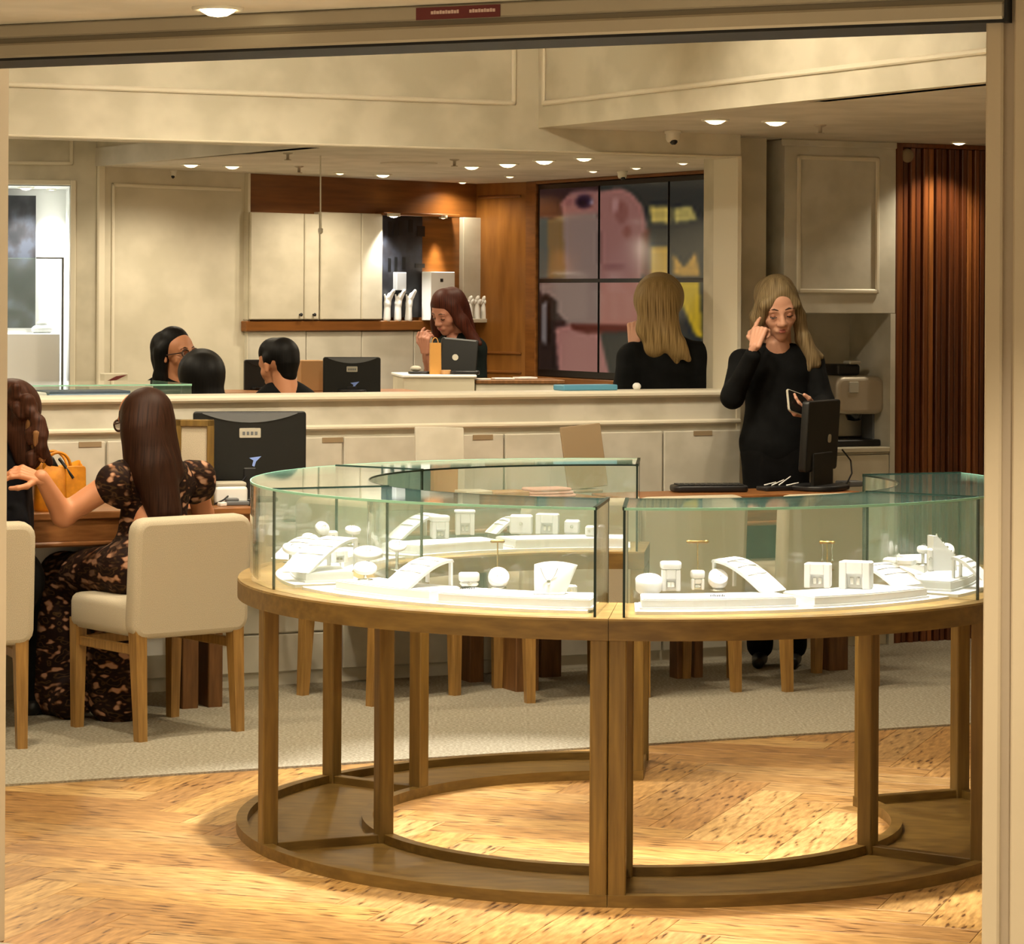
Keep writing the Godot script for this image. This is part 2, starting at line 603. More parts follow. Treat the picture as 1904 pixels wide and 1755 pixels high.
func _ready() -> void:
	rng.seed = 7
	# camera
	var cam := Camera3D.new()
	cam.name = "camera"
	add_child(cam)
	cam.projection = Camera3D.PROJECTION_FRUSTUM
	cam.near = 0.05
	cam.far = 60.0
	cam.size = 0.05 * 1755.0 / F
	cam.frustum_offset = Vector2(0, -0.05 * (1755.0 / 2 - HY) / F)
	cam.keep_aspect = Camera3D.KEEP_HEIGHT
	cam.position = Vector3(0, EYE, 0)
	cam.rotation.z = ROLL
	cam.current = true
	# sky: the dim warm light of the mall behind the camera
	var we := WorldEnvironment.new()
	we.name = "world"
	var env := Environment.new()
	env.background_mode = Environment.BG_COLOR
	env.background_color = Color(0.62, 0.56, 0.46)
	env.background_energy_multiplier = 2.3
	env.tonemap_mode = Environment.TONE_MAPPER_LINEAR
	env.tonemap_exposure = 0.92
	env.sdfgi_enabled = true
	env.ssao_enabled = true
	env.ssil_enabled = true
	we.environment = env
	add_child(we)
	materials()
	shell()
	floor_planks()
	back_room()
	lamps()
	display_ring()
	jewellery()
	left_desk()
	centre_desk()
	right_desk()
	right_wall()
	chairs()
	back_things()
	people()


const WARM := Color(1, 0.935, 0.815)
const COOL := Color(1, 0.985, 0.95)


# a recessed round lamp: trim ring, glowing disc, and its light just under the disc
func downlight(p: Vector3, r: float, energy: float, cone: float, label: String, group := "", c := WARM, lit := true, aim := Vector3.DOWN) -> void:
	var t := thing("downlight", label, "ceiling light", p, group)
	var m := MB.new()
	m.lathe([Vector2(r * 1.02, -0.001), Vector2(r * 1.05, -0.006), Vector2(r * 1.28, -0.007), Vector2(r * 1.34, -0.002), Vector2(r * 1.34, 0.012)], p, 20)
	part("trim_ring", m, M.fitting, t)
	m = MB.new()
	m.lathe([Vector2(0.0, -r * 0.5), Vector2(r * 0.5, -r * 0.42), Vector2(r * 0.85, -r * 0.22), Vector2(r, -0.002), Vector2(r, 0.01), Vector2(0, 0.01)], p, 20)
	part("lamp_disc", m, M.lamp_white if c == COOL else M.lamp_warm, t)
	if not lit:
		return
	var l := SpotLight3D.new()
	l.name = "downlight_beam"
	l.position = -Vector3.UP * (r * 0.5 + 0.006)
	t.add_child(l, true)
	l.look_at_from_position(p - Vector3.UP * (r * 0.5 + 0.006), p - Vector3.UP * (r * 0.5 + 0.006) + aim, Vector3(0, 0, 1) if absf(aim.y) > 0.7 else Vector3.UP)
	l.spot_angle = cone
	l.spot_angle_attenuation = 0.7
	l.spot_range = 12.0
	l.spot_attenuation = 2.0
	l.light_energy = energy
	l.light_color = c
	l.light_size = r * 0.8
	l.shadow_enabled = true


func lamps() -> void:
	# mall side
	var mh := 2.167
	var p := on(405, 14, mh)
	downlight(Vector3(p.x, mh, p.z), 0.042, 4.2, 50, "recessed downlight in the mall ceiling in front of the shop header", "")
	var bs := yaw(SA)
	for k in [[0.9, 0.3], [2.1, 0.5], [-0.2, 1.4], [1.2, 1.5], [2.3, 1.6]]:  # unseen lamps added to brighten the header and jambs
		var q: Vector3 = Vector3(p.x, mh, p.z) + bs * Vector3(k[0], 0, k[1])
		downlight(q, 0.042, 4.2, 50, "unseen downlight added to the mall ceiling to brighten the header and jambs", "mall ceiling row outside the frame")
	# high ceiling of the lobby, hidden above the header: narrow beams on the display cases, wide ones for the room
	for a in [30, 70, 95, 122, 156, 200, 245, 335]:
		var an := deg_to_rad(a)
		var q := Vector3(CX + 0.9 * cos(an), HIGH, CZ + 0.9 * sin(an))
		var tgt := Vector3(CX + 0.97 * cos(an), TOP, CZ + 0.97 * sin(an))
		downlight(q, 0.045, 11.5, 17, "narrow beam downlight in the high ceiling over the ring of display cases", "case spotlights in the high ceiling", COOL, true, tgt - q)
	downlight(Vector3(CX, HIGH, CZ), 0.05, 5.0, 25, "downlight in the high ceiling over the open centre of the ring", "", WARM)
	for q in [[-1.9, -7.9], [-0.9, -7.2], [-1.6, -9.3], [-0.7, -10.1], [-0.15, -9.95], [-0.1, -7.1], [0.85, -7.05]]:
		downlight(Vector3(q[0], HIGH, q[1]), 0.05, 2.5, 76, "wide downlight in the high ceiling of the shop lobby", "lobby lights in the high ceiling")
	for q in [[-1.5, -9.3, -1.9, -10.8], [-0.5, -9.75, -0.6, -11.4], [0.35, -9.5, 1.3, -9.9]]:  # added lamps out of view, aimed to brighten the fascia
		var a := Vector3(q[0], HIGH, q[1])
		downlight(a, 0.045, 1.5, 55, "unseen tilted lamp added in the high ceiling to brighten the upper wall", "added wall washers in the high ceiling", WARM, true, Vector3(q[2], 2.1, q[3]) - a)
	# low ceiling on the right, seen
	var names := ["left one of the pair of bright downlights in the right soffit", "right one of the pair of bright downlights in the right soffit", "small downlight in the right soffit in front of the slatted wall"]
	var i := 0
	for q in [[1330, 222], [1442, 225], [1783, 264]]:
		var w := on(q[0], q[1], CEIL)
		downlight(Vector3(w.x, CEIL, w.z), 0.042 if i < 2 else 0.03, 0.75 if i < 2 else 0.7, 60, names[i])
		i += 1
	# back room
	var ord := ["first", "second", "third", "fourth", "fifth", "sixth", "seventh", "eighth", "ninth", "tenth", "eleventh", "twelfth", "thirteenth", "fourteenth"]
	i = 0
	for q in [[355, 305, 1], [432, 308, 1], [632, 321, 0], [712, 324, 1], [860, 338, 0], [877, 309, 1], [944, 304, 2], [948, 327, 0], [1012, 298, 2], [1086, 293, 1], [1103, 317, 0], [1183, 311, 0], [1270, 302, 0]]:
		var w := on(q[0], q[1], CEIL)
		downlight(Vector3(w.x, CEIL, w.z), [0.026, 0.04, 0.046][q[2]], [0.4, 0.85, 1.1][q[2]], 78, "%s downlight from the left in the back-room ceiling" % ord[i], "downlights in the back-room ceiling")
		i += 1
	for q in [[-2.2, -12.4], [-2.9, -13.9], [-0.6, -12.9]]:  # added lamps out of view that lift the dim back room
		downlight(Vector3(q[0], CEIL if q[0] > -1 else HIGH, q[1]), 0.045, 1.4 if q[0] > -1 else 2.6, 80, "unseen lamp added behind the fascia to brighten the back room", "added back-room lamps behind the fascia")
	# security cameras
	var k := 0
	for q in [[1251, 243, 26.0], [320, 316, 16.0], [1157, 318, 17.0]]:
		var w := on(q[0], q[1], CEIL)
		w.y = CEIL
		var s: float = q[2] / F * -w.z
		var t := thing("security_camera", ["white dome security camera under the right soffit", "small dome security camera on the back-room ceiling at the left", "small dome security camera on the ceiling above the face screen"][k], "camera", w)
		var m := MB.new()
		m.lathe([Vector2(0, 0), Vector2(s * 0.6, 0), Vector2(s * 0.6, -s * 0.2), Vector2(s * 0.5, -s * 0.26), Vector2(s * 0.5, -s * 0.62), Vector2(s * 0.4, -s * 0.8), Vector2(0, -s * 0.86)], w, 18)
		part("housing", m, M.fitting, t)
		m = MB.new()
		m.ball(w + Vector3(s * 0.05, -s * 0.74, s * 0.18), Vector3.ONE * s * 0.3)
		part("lens_dome", m, M.black_gloss, t)
		k += 1
	# sprinklers
	k = 0
	for q in [[1525, 232], [556, 309], [535, 284], [845, 296]]:
		var w := on(q[0], q[1], CEIL)
		w.y = CEIL
		var t := thing("sprinkler", ["sprinkler head under the right soffit beside the downlight pair", "rear sprinkler head of the two near the mirror seam", "front sprinkler head of the two near the mirror seam", "sprinkler head in the back-room ceiling beside the brightest lamps"][k], "sprinkler", w)
		var m := MB.new()
		m.lathe([Vector2(0, 0), Vector2(0.026, 0), Vector2(0.022, -0.006), Vector2(0.008, -0.01), Vector2(0.008, -0.032), Vector2(0, -0.032)], w, 12)
		part("pipe", m, M.steel_dull, t)
		m = MB.new()
		m.lathe([Vector2(0, -0.032), Vector2(0.018, -0.034), Vector2(0.018, -0.037), Vector2(0, -0.038)], w, 12)
		part("deflector", m, M.steel_dull, t)
		k += 1
	var v := on(760, 303, CEIL)
	v.y = CEIL
	var m := MB.new()
	m.lathe([Vector2(0, -0.012), Vector2(0.07, -0.012), Vector2(0.09, -0.006), Vector2(0.15, -0.004), Vector2(0.15, 0)], v, 24)
	solo("ceiling_vent", m, M.ceiling, "flat round ceiling vent between the lamps of the back room", "vent")
	m = MB.new()
	var a := at(596, 283, 14.2)
	m.tube([Vector3(a.x, CEIL, a.z), at(596, 425, 14.2)], [0.004], 6)  # the seam between two mirror panels, built as a hanging wire
	m.lathe([Vector2(0, -0.03), Vector2(0.012, -0.02), Vector2(0.012, 0), Vector2(0, 0.004)], at(596, 425, 14.2), 10)
	solo("mirror_seam_wire", m, M.fitting, "thin pale mirror seam in front of the cabinets, built as a hanging wire", "wire")


func wall_run(called: String, a: Vector3, b: Vector3, y0: float, y1: float, m: Material, thick := 0.12) -> MeshInstance3D:
	# a wall whose face runs from a to b in plan, its thickness on the far side (left of a to b seen from above is the far side)
	var d := Vector3(b.x - a.x, 0, b.z - a.z)
	var bs := Basis(d.normalized(), Vector3.UP, d.normalized().cross(Vector3.UP))
	var w := MB.new()
	w.span(Vector3(a.x, 0, a.z), bs, Vector3(0, y0, -thick), Vector3(d.length(), y1, 0))
	return struct(called, w, m)


func moulding(m: MB, o: Vector3, bs: Basis, x0: float, x1: float, y0: float, y1: float, w := 0.022, z := 0.012, sides := "tblr") -> void:
	# a raised picture-frame moulding on a wall face
	if "t" in sides:
		m.span(o, bs, Vector3(x0, y1 - w, 0), Vector3(x1, y1, z), 0.005)
	if "b" in sides:
		m.span(o, bs, Vector3(x0, y0, 0), Vector3(x1, y0 + w, z), 0.005)
	if "l" in sides:
		m.span(o, bs, Vector3(x0, y0, 0), Vector3(x0 + w, y1, z), 0.005)
	if "r" in sides:
		m.span(o, bs, Vector3(x1 - w, y0, 0), Vector3(x1, y1, z), 0.005)


func shell() -> void:
	var W0 := Vector3(0, 0, -11.725)
	var bw := yaw(WA)
	var s_open0 := -4.2
	var s_open1 := ws(1376, 500)
	# floors
	var m := MB.new()
	m.box(Vector3(0, -0.06, -13), Vector3(9, 0.1, 14.0))
	var fl := struct("floor", m, M.floor_gap)
	fl.name = "floor"
	m = MB.new()
	m.prism(rip([Vector2(-4.5, 0.2), Vector2(4.5, 0.2), Vector2(4.5, 4.2), Vector2(0.93, 5.75), Vector2(-1.35, 6.86), Vector2(-4.5, 6.6)]), Vector3(0, -0.05, 0), Basis(Vector3.RIGHT, Vector3(0, 0, -1), Vector3.UP), 0.0, 0.055)
	struct("floor_mall", m, M.mall_tile)
	m = MB.new()
	m.prism(rip([Vector2(-4.4, 9.65 - 4.4 * 0.43), Vector2(4.4, 9.65 + 4.4 * 0.43), Vector2(4.4, 19.5), Vector2(-4.4, 19.5)]), Vector3(0, -0.02, 0), Basis(Vector3.RIGHT, Vector3(0, 0, -1), Vector3.UP), 0.0, 0.027)
	struct("floor_carpet", m, M.carpet)
	# back wall: half wall with drawer fronts below, left open in place of the mirror, fascia above
	var zf := func(px, py): return ws(px, py)
	m = MB.new()
	m.span(W0, bw, Vector3(s_open0, 0.0, -0.16), Vector3(s_open1, 1.02, 0))
	m.span(W0, bw, Vector3(s_open0, 1.02, -0.16), Vector3(s_open1, 1.13, 0))
	var low := struct("wall_back", m, M.cream_cool)
	m = MB.new()
	m.span(W0, bw, Vector3(s_open0, 1.012, 0), Vector3(s_open1, 1.034, 0.024), 0.007)
	part("moulding_strip", m, M.trim, low)
	m = MB.new()
	m.span(W0, bw, Vector3(s_open0, 1.128, -0.2), Vector3(s_open1, 1.156, 0.03), 0.009)
	struct("trim_1", m, M.trim)
	# doors and drawers of the half wall: fronts with shadow gaps and finger pulls
	var cuts := [-2.2, ws(196), ws(490), ws(636), ws(935, 830), ws(1230, 830), s_open1]
	for i in cuts.size() - 1:
		m = MB.new()
		var low_edge := 0.06 if i != 1 and i != 2 else 0.66
		m.span(W0, bw, Vector3(cuts[i] + 0.004, low_edge, 0), Vector3(cuts[i + 1] - 0.004, 0.985, 0.018), 0.004)
		var d := part("cabinet_front", m, M.cream_cool, low)
		m = MB.new()
		var hx: float = lerpf(cuts[i], cuts[i + 1], 0.86 if i < 4 else 0.5)
		m.span(W0, bw, Vector3(hx - 0.045, 0.964, 0.0185), Vector3(hx + 0.045, 0.984, 0.021))
		part("finger_pull", m, M.tan_board, d)
	for i in [1, 2, 3, 4]:
		for k in 3:
			m = MB.new()
			var y0: float = [0.06, 0.215, 0.37][k]
			if i > 2:
				continue
			m.span(W0, bw, Vector3(cuts[i] + 0.004, y0, 0), Vector3(cuts[i + 1] - 0.004, y0 + 0.149 if k < 2 else 0.65, 0.018), 0.004)
			part("drawer_front", m, M.cream_cool, low)
	# fascia over the opening
	m = MB.new()
	m.span(W0, bw, Vector3(s_open0, 2.147, -0.16), Vector3(s_open1 + 0.0, HIGH, 0))
	var fas := struct("wall_back_fascia", m, M.cream)
	m = MB.new()
	m.span(W0, bw, Vector3(s_open0, 2.147, 0), Vector3(s_open1, 2.155, 0.012), 0.003)
	moulding(m, W0, bw, ws(-200, 170), ws(958, 190), 2.335, 2.95, 0.02, 0.014, "br")
	part("moulding_strip", m, M.trim, fas)
	# pier right of the opening, set back a little, then the cupboard over the niche
	var rec := -0.2
	m = MB.new()
	var s_p := ws(1450, 400)
	m.span(W0, bw, Vector3(s_open1, 0.0, rec - 0.12), Vector3(s_p + 0.05, HIGH, rec))
	struct("wall_pier", m, M.cream)
	m = MB.new()
	m.span(W0, bw, Vector3(s_open1 - 0.018, 0.0, rec), Vector3(s_open1, 2.147, 0.01))
	struct("trim_2", m, M.trim)
	# right fascia: a deep bulkhead from the corner towards the right
	var K := at(1000, 238, 11.78)
	K.y = 0
	var dirx := Vector3(0.4735, 0, 0.881).normalized()
	var bf := Basis(dirx, Vector3.UP, dirx.cross(Vector3.UP))
	m = MB.new()
	m.span(K, bf, Vector3(-0.02, CEIL, -0.1), Vector3(3.9, HIGH, 0))
	var rf := struct("wall_right_fascia", m, M.cream)
	m = MB.new()
	moulding(m, K, bf, 0.05, 3.7, 2.335, 2.95, 0.02, 0.014, "bl")
	part("moulding_strip", m, M.trim, rf)
	# low ceiling on the right and over the back room
	var FL := Basis(Vector3.RIGHT, Vector3(0, 0, -1), Vector3.UP)
	var P2 := func(v: Vector3) -> Vector2: return Vector2(v.x, -v.z)
	var kend := K + dirx * 3.9
	var wr := W0 + bw * Vector3(4.2, 0, -0.1)
	m = MB.new()
	m.prism(rip([P2.call(K - bf.z * 0.05), P2.call(kend - bf.z * 0.05), Vector2(4.4, 8.6), P2.call(wr), Vector2(0.106, 11.9)]), Vector3(0, CEIL, 0), FL, 0.0, 0.1)
	struct("ceiling_soffit", m, M.ceiling)
	# high ceiling of the lobby
	m = MB.new()
	m.prism(rip([Vector2(-4.4, 8.2), Vector2(-1.17, 6.6), Vector2(0.93, 5.57), Vector2(3.4, 4.4), Vector2(4.5, 8.0), Vector2(4.4, 14), Vector2(-4.4, 10.0)]), Vector3(0, HIGH, 0), FL, 0.0, 0.1)
	struct("ceiling", m, M.ceiling)
	# closing walls left and right, out of frame
	m = MB.new()
	m.box(Vector3(-4.4, HIGH / 2, -11.2), Vector3(0.12, HIGH, 13.0))
	struct("wall_left", m, M.cream)
	m = MB.new()
	m.box(Vector3(4.2, HIGH / 2, -10.2), Vector3(0.12, HIGH, 12.0))
	struct("wall_right", m, M.cream)
	storefront()


func storefront() -> void:
	var S0 := at(15, 551, 6.63)
	S0.y = 0
	var bs := yaw(SA)
	var FL := Basis(Vector3.RIGHT, Vector3(0, 0, -1), Vector3.UP)
	var sp := func(px: float, py: float, off := 0.0) -> float:
		# place along the storefront under a pixel column
		var u := (cos(ROLL) * (px - HX) + sin(ROLL) * (py - HY)) / F
		var o: Vector3 = S0 + bs * Vector3(0, 0, off)
		return (-u * o.z - o.x) / (bs.x.x + u * bs.x.z)
	# left jamb and the wall that goes on to the left
	var x0: float = sp.call(15, 800, -0.16)
	var m := MB.new()
	m.span(S0, bs, Vector3(x0 - 0.16, 0, -0.16), Vector3(x0, 2.3, 0.06), 0.004)
	struct("trim_3", m, M.jamb)
	m = MB.new()
	m.span(S0, bs, Vector3(-3.6, 0, -0.14), Vector3(x0 - 0.15, HIGH, 0.02))
	struct("wall_front_left", m, M.cream)
	# right jamb: guide rail, groove, rail, wall
	var e := [sp.call(1829, 800, 0.08), sp.call(1861, 800, 0.08), sp.call(1881, 800, 0.08)]
	m = MB.new()
	m.span(S0, bs, Vector3(e[0], 0, -0.1), Vector3(e[1], 2.087, 0.08), 0.004)
	struct("trim_4", m, M.jamb)
	m = MB.new()
	m.span(S0, bs, Vector3(e[1] - 0.002, 0, -0.1), Vector3(e[2] + 0.002, 2.3, 0.066))
	struct("trim_5", m, M.jamb_groove)
	m = MB.new()
	m.span(S0, bs, Vector3(e[2], 0, -0.1), Vector3(e[2] + 0.3, 2.3, 0.08), 0.004)
	struct("trim_6", m, M.jamb)
	m = MB.new()
	m.span(S0, bs, Vector3(e[2] + 0.29, 0, -0.14), Vector3(5.2, HIGH, 0.02))
	struct("wall_front_right", m, M.cream)
	# header: wall over the opening and the metal shutter track
	m = MB.new()
	m.span(S0, bs, Vector3(x0 - 0.16, 2.17, -0.14), Vector3(e[2] + 0.3, HIGH, -0.02))
	struct("wall_front_header", m, M.cream)
	var xe: float = sp.call(1867, 30, 0.1)
	var t := struct("trim_7", (func() -> MB:
		var q := MB.new()
		q.span(S0, bs, Vector3(x0 - 0.3, 2.134, -0.1), Vector3(xe + 0.02, 2.166, 0.094), 0.004)
		return q).call(), M.rail_metal)
	m = MB.new()
	m.span(S0, bs, Vector3(x0 - 0.3, 2.121, -0.1), Vector3(xe, 2.135, 0.086))
	part("rail_groove", m, M.rail_dark, t)
	m = MB.new()
	m.span(S0, bs, Vector3(x0 - 0.3, 2.089, -0.1), Vector3(xe, 2.122, 0.1), 0.005)
	part("lower_rail", m, M.rail_metal, t)
	m = MB.new()
	m.span(S0, bs, Vector3(x0 - 0.3, 2.083, -0.09), Vector3(xe, 2.09, 0.094))
	part("rubber_gasket", m, M.gasket, t)
	m = MB.new()
	m.span(S0, bs, Vector3(xe, 2.083, -0.1), Vector3(xe + 0.006, 2.166, 0.1))
	part("end_cap", m, M.gasket, t)
	# red sticker on the track
	var a: float = sp.call(774, 30, 0.095)
	var b: float = sp.call(930, 30, 0.095)
	m = MB.new()
	m.span(S0, bs, Vector3(a, 2.135, 0.0945), Vector3(b, 2.161, 0.0965))
	var s := thing("header_sticker", "small dark red sticker with two white words on the metal header", "sign", S0 + bs * Vector3((a + b) / 2, 2.135, 0.095))
	part("sticker", m, M.red_sign, s)
	# two lines of lettering too small to read, as strokes
	m = MB.new()
	for wd in [[0.18, 0.5], [0.64, 0.95]]:
		var x: float = lerpf(a, b, wd[0])
		var xend: float = lerpf(a, b, wd[1])
		var i := 0
		while x < xend:
			var lw: float = [0.006, 0.0045, 0.007, 0.005][i % 4]
			m.span(S0, bs, Vector3(x, 2.146, 0.0965), Vector3(x + lw, 2.1525 + 0.001 * (i % 2), 0.0971))
			x += lw + 0.0012
			i += 1
	part("lettering", m, M.sign_white, s).set_meta("kind", "stuff")
	# mall ceiling up to the header
	m = MB.new()
	var f0 := S0 + bs * Vector3(-3.4, 0, 0.0)
	var f1 := S0 + bs * Vector3(5.2, 0, 0.0)
	m.prism(rip([Vector2(f0.x, -f0.z), Vector2(f1.x, -f1.z), Vector2(3.6, 1.2), Vector2(-4.4, 1.2)]), Vector3(0, 2.167, 0), FL, 0.0, 0.1)
	struct("ceiling_mall", m, M.ceiling)


func floor_planks() -> void:
	var fl: Node3D = get_node("floor")
	var L := 0.87
	var w := 0.145
	var n := 6
	# herringbone at 45 degrees to the back wall
	var e1 := yaw(WA + PI / 4) * Vector3.RIGHT
	var e2 := yaw(WA - PI / 4) * Vector3.RIGHT
	var meshes := []
	for k in 2:
		var m := MB.new()
		m.box(Vector3(0, -0.009, 0), Vector3(L - 0.0012, 0.018, w - 0.0012), Basis(), 0.0008)
		meshes.append(m.done())
	# a seam point seen in the photograph anchors the pattern
	var o := on(722, 1689)
	for mm in range(-16, 16):
		for kk in range(-3, 4):
			for v in 2:
				var c := Vector2(mm + 2 * n * kk + n / 2.0, mm + 0.5) if v == 0 else Vector2(mm + 2 * n * kk + n + 0.5, mm - n / 2.0 + 1.0)
				var p := o + (e1 * c.x + e2 * -c.y) * w
				p.y = 0
				var d := -p.z
				if d > 10.1 + p.x * 0.43 or d < 6.35 or p.x < -2.4 or p.x > 2.3:
					continue
				if d < 5.9 - p.x * 0.49:
					continue
				var q := MeshInstance3D.new()
				q.name = "plank"
				q.mesh = meshes[0]
				q.material_override = M["plank%d" % rng.randi_range(0, 7)]
				fl.add_child(q, true)
				q.transform = Transform3D(yaw(WA + PI / 4 if v == 0 else WA - PI / 4) * (yaw(PI) if rng.randf() < 0.5 else Basis()), p)


# a wall frame: origin, basis; w2() gives (along, height) of a pixel on a plane set off from it
func w2(o: Vector3, bs: Basis, px: float, py: float, off := 0.0) -> Vector2:
	var dx := px - HX
	var dy := py - HY
	var u := (cos(ROLL) * dx + sin(ROLL) * dy) / F
	var v := (cos(ROLL) * dy - sin(ROLL) * dx) / F
	var p := o + bs.z * off
	var s := (-u * p.z - p.x) / (bs.x.x + u * bs.x.z)
	return Vector2(s, EYE + v * (p.z + bs.x.z * s))


func frame_of(a: Vector3, b: Vector3) -> Basis:
	var d := (b - a).normalized()
	return Basis(d, Vector3.UP, d.cross(Vector3.UP))


# a box on a wall frame between two pixels
func wbox(m: MB, o: Vector3, bs: Basis, px0: float, py0: float, px1: float, py1: float, z0: float, z1: float, b := 0.0) -> void:
	var p := w2(o, bs, px0, py0, z1)
	var q := w2(o, bs, px1, py1, z1)
	m.span(o, bs, Vector3(minf(p.x, q.x), minf(p.y, q.y), z0), Vector3(maxf(p.x, q.x), maxf(p.y, q.y), z1), b)


func back_room() -> void:  # the space reflected above the half wall, built as a real room
	var A0 := plan(-90, 15.35)
	var A1 := plan(178, 15.5)
	var B1 := plan(457, 16.3)
	var C1 := plan(885, 17.65)
	var D1 := plan(987, 17.3)
	var E1 := plan(1378, 15.3)
	var E2 := D1 + (E1 - D1).normalized() * 2.95
	var FL := Basis(Vector3.RIGHT, Vector3(0, 0, -1), Vector3.UP)
	# ceilings
	var m := MB.new()
	m.prism(rip([Vector2(-0.02, 11.86), Vector2(-2.27, 15.5), Vector2(-2.3, 16.2), Vector2(-2.2, 18.3), Vector2(2.2, 18.3), Vector2(2.2, 12.9)]), Vector3(0, CEIL, 0), FL, 0.0, 0.1)
	struct("ceiling_back", m, M.ceiling)
	m = MB.new()
	m.prism(rip([Vector2(-4.4, 9.85), Vector2(-0.02, 11.86), Vector2(-2.27, 15.5), Vector2(-2.3, 16.3), Vector2(-4.4, 16)]), Vector3(0, HIGH, 0), FL, 0.0, 0.1)
	struct("ceiling_back_high", m, M.ceiling)
	wall_run("wall_inner_fascia", Vector3(-2.26, 0, -15.5), Vector3(-0.02, 0, -11.86), CEIL, HIGH, M.cream, 0.08)
	# wall with the bright niche
	var ba := frame_of(A0, A1)
	var n0 := w2(A0, ba, -20, 343)
	var n1 := w2(A0, ba, 131, 345)
	var len := (A1 - A0).length()
	m = MB.new()
	m.span(A0, ba, Vector3(-1.4, 0, -0.1), Vector3(n0.x, HIGH, 0))
	m.span(A0, ba, Vector3(n1.x, 0, -0.1), Vector3(len, HIGH, 0))
	m.span(A0, ba, Vector3(n0.x, n1.y, -0.1), Vector3(n1.x, HIGH, 0))
	m.span(A0, ba, Vector3(n0.x, 0, -0.1), Vector3(n1.x, 1.0, 0))
	var wa := struct("wall_back_left", m, M.cream)
	m = MB.new()
	moulding(m, A0, ba, w2(A0, ba, -30, 305).x, w2(A0, ba, 136, 305).x, w2(A0, ba, 100, 307).y, 2.9, 0.02, 0.014, "br")
	part("moulding_strip", m, M.trim, wa)
	m = MB.new()
	m.span(A0, ba, Vector3(n1.x, 1.0, 0), Vector3(n1.x + 0.03, n1.y + 0.03, 0.015), 0.004)
	m.span(A0, ba, Vector3(n0.x, n1.y, 0), Vector3(n1.x, n1.y + 0.03, 0.015), 0.004)
	part("niche_frame", m, M.trim, wa)
	m = MB.new()
	m.span(A0, ba, Vector3(n0.x - 0.02, 0.98, -0.62), Vector3(n1.x + 0.02, n1.y + 0.02, -0.6))
	m.span(A0, ba, Vector3(n0.x - 0.02, 0.98, -0.62), Vector3(n0.x, n1.y + 0.02, 0))
	m.span(A0, ba, Vector3(n1.x, 0.98, -0.62), Vector3(n1.x + 0.02, n1.y + 0.02, 0))
	m.span(A0, ba, Vector3(n0.x, n1.y, -0.62), Vector3(n1.x, n1.y + 0.02, 0))
	m.span(A0, ba, Vector3(n0.x, 0.98, -0.62), Vector3(n1.x, 1.0, 0))
	part("niche_lining", m, M.white, wa)
	var lp := A0 + ba * Vector3(w2(A0, ba, 48, 350, -0.3).x, n1.y - 0.001, -0.3)
	downlight(lp, 0.035, 1.6, 60, "lit downlight in the top of the bright wall niche at the left", "", COOL)
	var bl := A0 + ba * Vector3(w2(A0, ba, 96, 350, -0.5).x, n1.y - 0.001, -0.5)
	downlight(bl, 0.02, 0.9, 35, "second lamp at the back of the bright wall niche", "", COOL)
	m = MB.new()
	var pq := w2(A0, ba, 67, 352, -0.5)
	m.span(A0, ba, Vector3(n0.x + 0.005, 1.36, -0.52), Vector3(pq.x, n1.y - 0.04, -0.5))
	var pst := thing("niche_poster", "dark blue-grey picture panel standing in the bright wall niche", "picture", A0 + ba * Vector3(pq.x - 0.2, 1.0, -0.51))
	part("panel", m, M.poster_dark, pst)
	m = MB.new()
	m.span(A0, ba, Vector3(n0.x + 0.05, 1.0, -0.515), Vector3(pq.x - 0.05, 1.36, -0.505))
	part("stand", m, M.white, pst)
	# glass box in the niche
	m = MB.new()
	var g0 := w2(A0, ba, -10, 480, -0.08)
	var g1 := w2(A0, ba, 119, 480, -0.08)
	var gc := thing("niche_case", "tall glass display box on a white plinth inside the bright niche", "display case", A0 + ba * Vector3((g0.x + g1.x) / 2, 1.0, -0.25))
	m.span(A0, ba, Vector3(g0.x, 1.34, -0.085), Vector3(g1.x, g1.y, -0.08))
	m.span(A0, ba, Vector3(g0.x, g1.y - 0.005, -0.4), Vector3(g1.x, g1.y, -0.085))
	part("glass_pane", m, M.glass, gc)
	m = MB.new()
	m.span(A0, ba, Vector3(g1.x - 0.012, 1.0, -0.09), Vector3(g1.x, g1.y + 0.004, -0.078))
	m.span(A0, ba, Vector3(w2(A0, ba, 67, 480, -0.08).x, g1.y - 0.004, -0.09), Vector3(g1.x, g1.y + 0.005, -0.078))
	part("glass_edge", m, M.grey_plastic, gc)
	m = MB.new()
	m.span(A0, ba, Vector3(g0.x, 1.0, -0.4), Vector3(g1.x - 0.02, w2(A0, ba, 60, 620, -0.1).y, -0.1), 0.004)
	part("plinth", m, M.white, gc)
	m = MB.new()
	var bp := A0 + ba * Vector3(w2(A0, ba, 78, 610, -0.25).x, w2(A0, ba, 60, 620, -0.1).y, -0.25)
	m.ball(bp + Vector3(0, 0.02, 0), Vector3(0.06, 0.03, 0.05))
	m.ball(bp + Vector3(0, 0.05, 0), Vector3(0.03, 0.02, 0.03))
	solo("bracelet_cushion", m, M.display_grey, "small grey rounded cushion on the plinth inside the niche case", "jewellery display")
	# plain cream wall with one big moulded panel
	var bb := frame_of(A1, B1)
	var wb := wall_run("wall_back_panelled", A1, B1, 0, HIGH, M.cream)
	m = MB.new()
	var q0 := w2(A1, bb, 207, 340)
	var q1 := w2(A1, bb, 447, 340)
	moulding(m, A1, bb, q0.x, q1.x, 0.3, q0.y, 0.02, 0.012, "tl")
	m.span(A1, bb, Vector3(0.0, 0, 0), Vector3(0.05, CEIL + 0.01, 0.02), 0.006)
	part("moulding_strip", m, M.trim, wb)
	# wooden wall with cabinets
	var bc := frame_of(B1, C1)
	wall_run("wall_wood", B1 + bb.x * 0.0, C1, 0, CEIL, M.wall_wood_flat)
	m = MB.new()
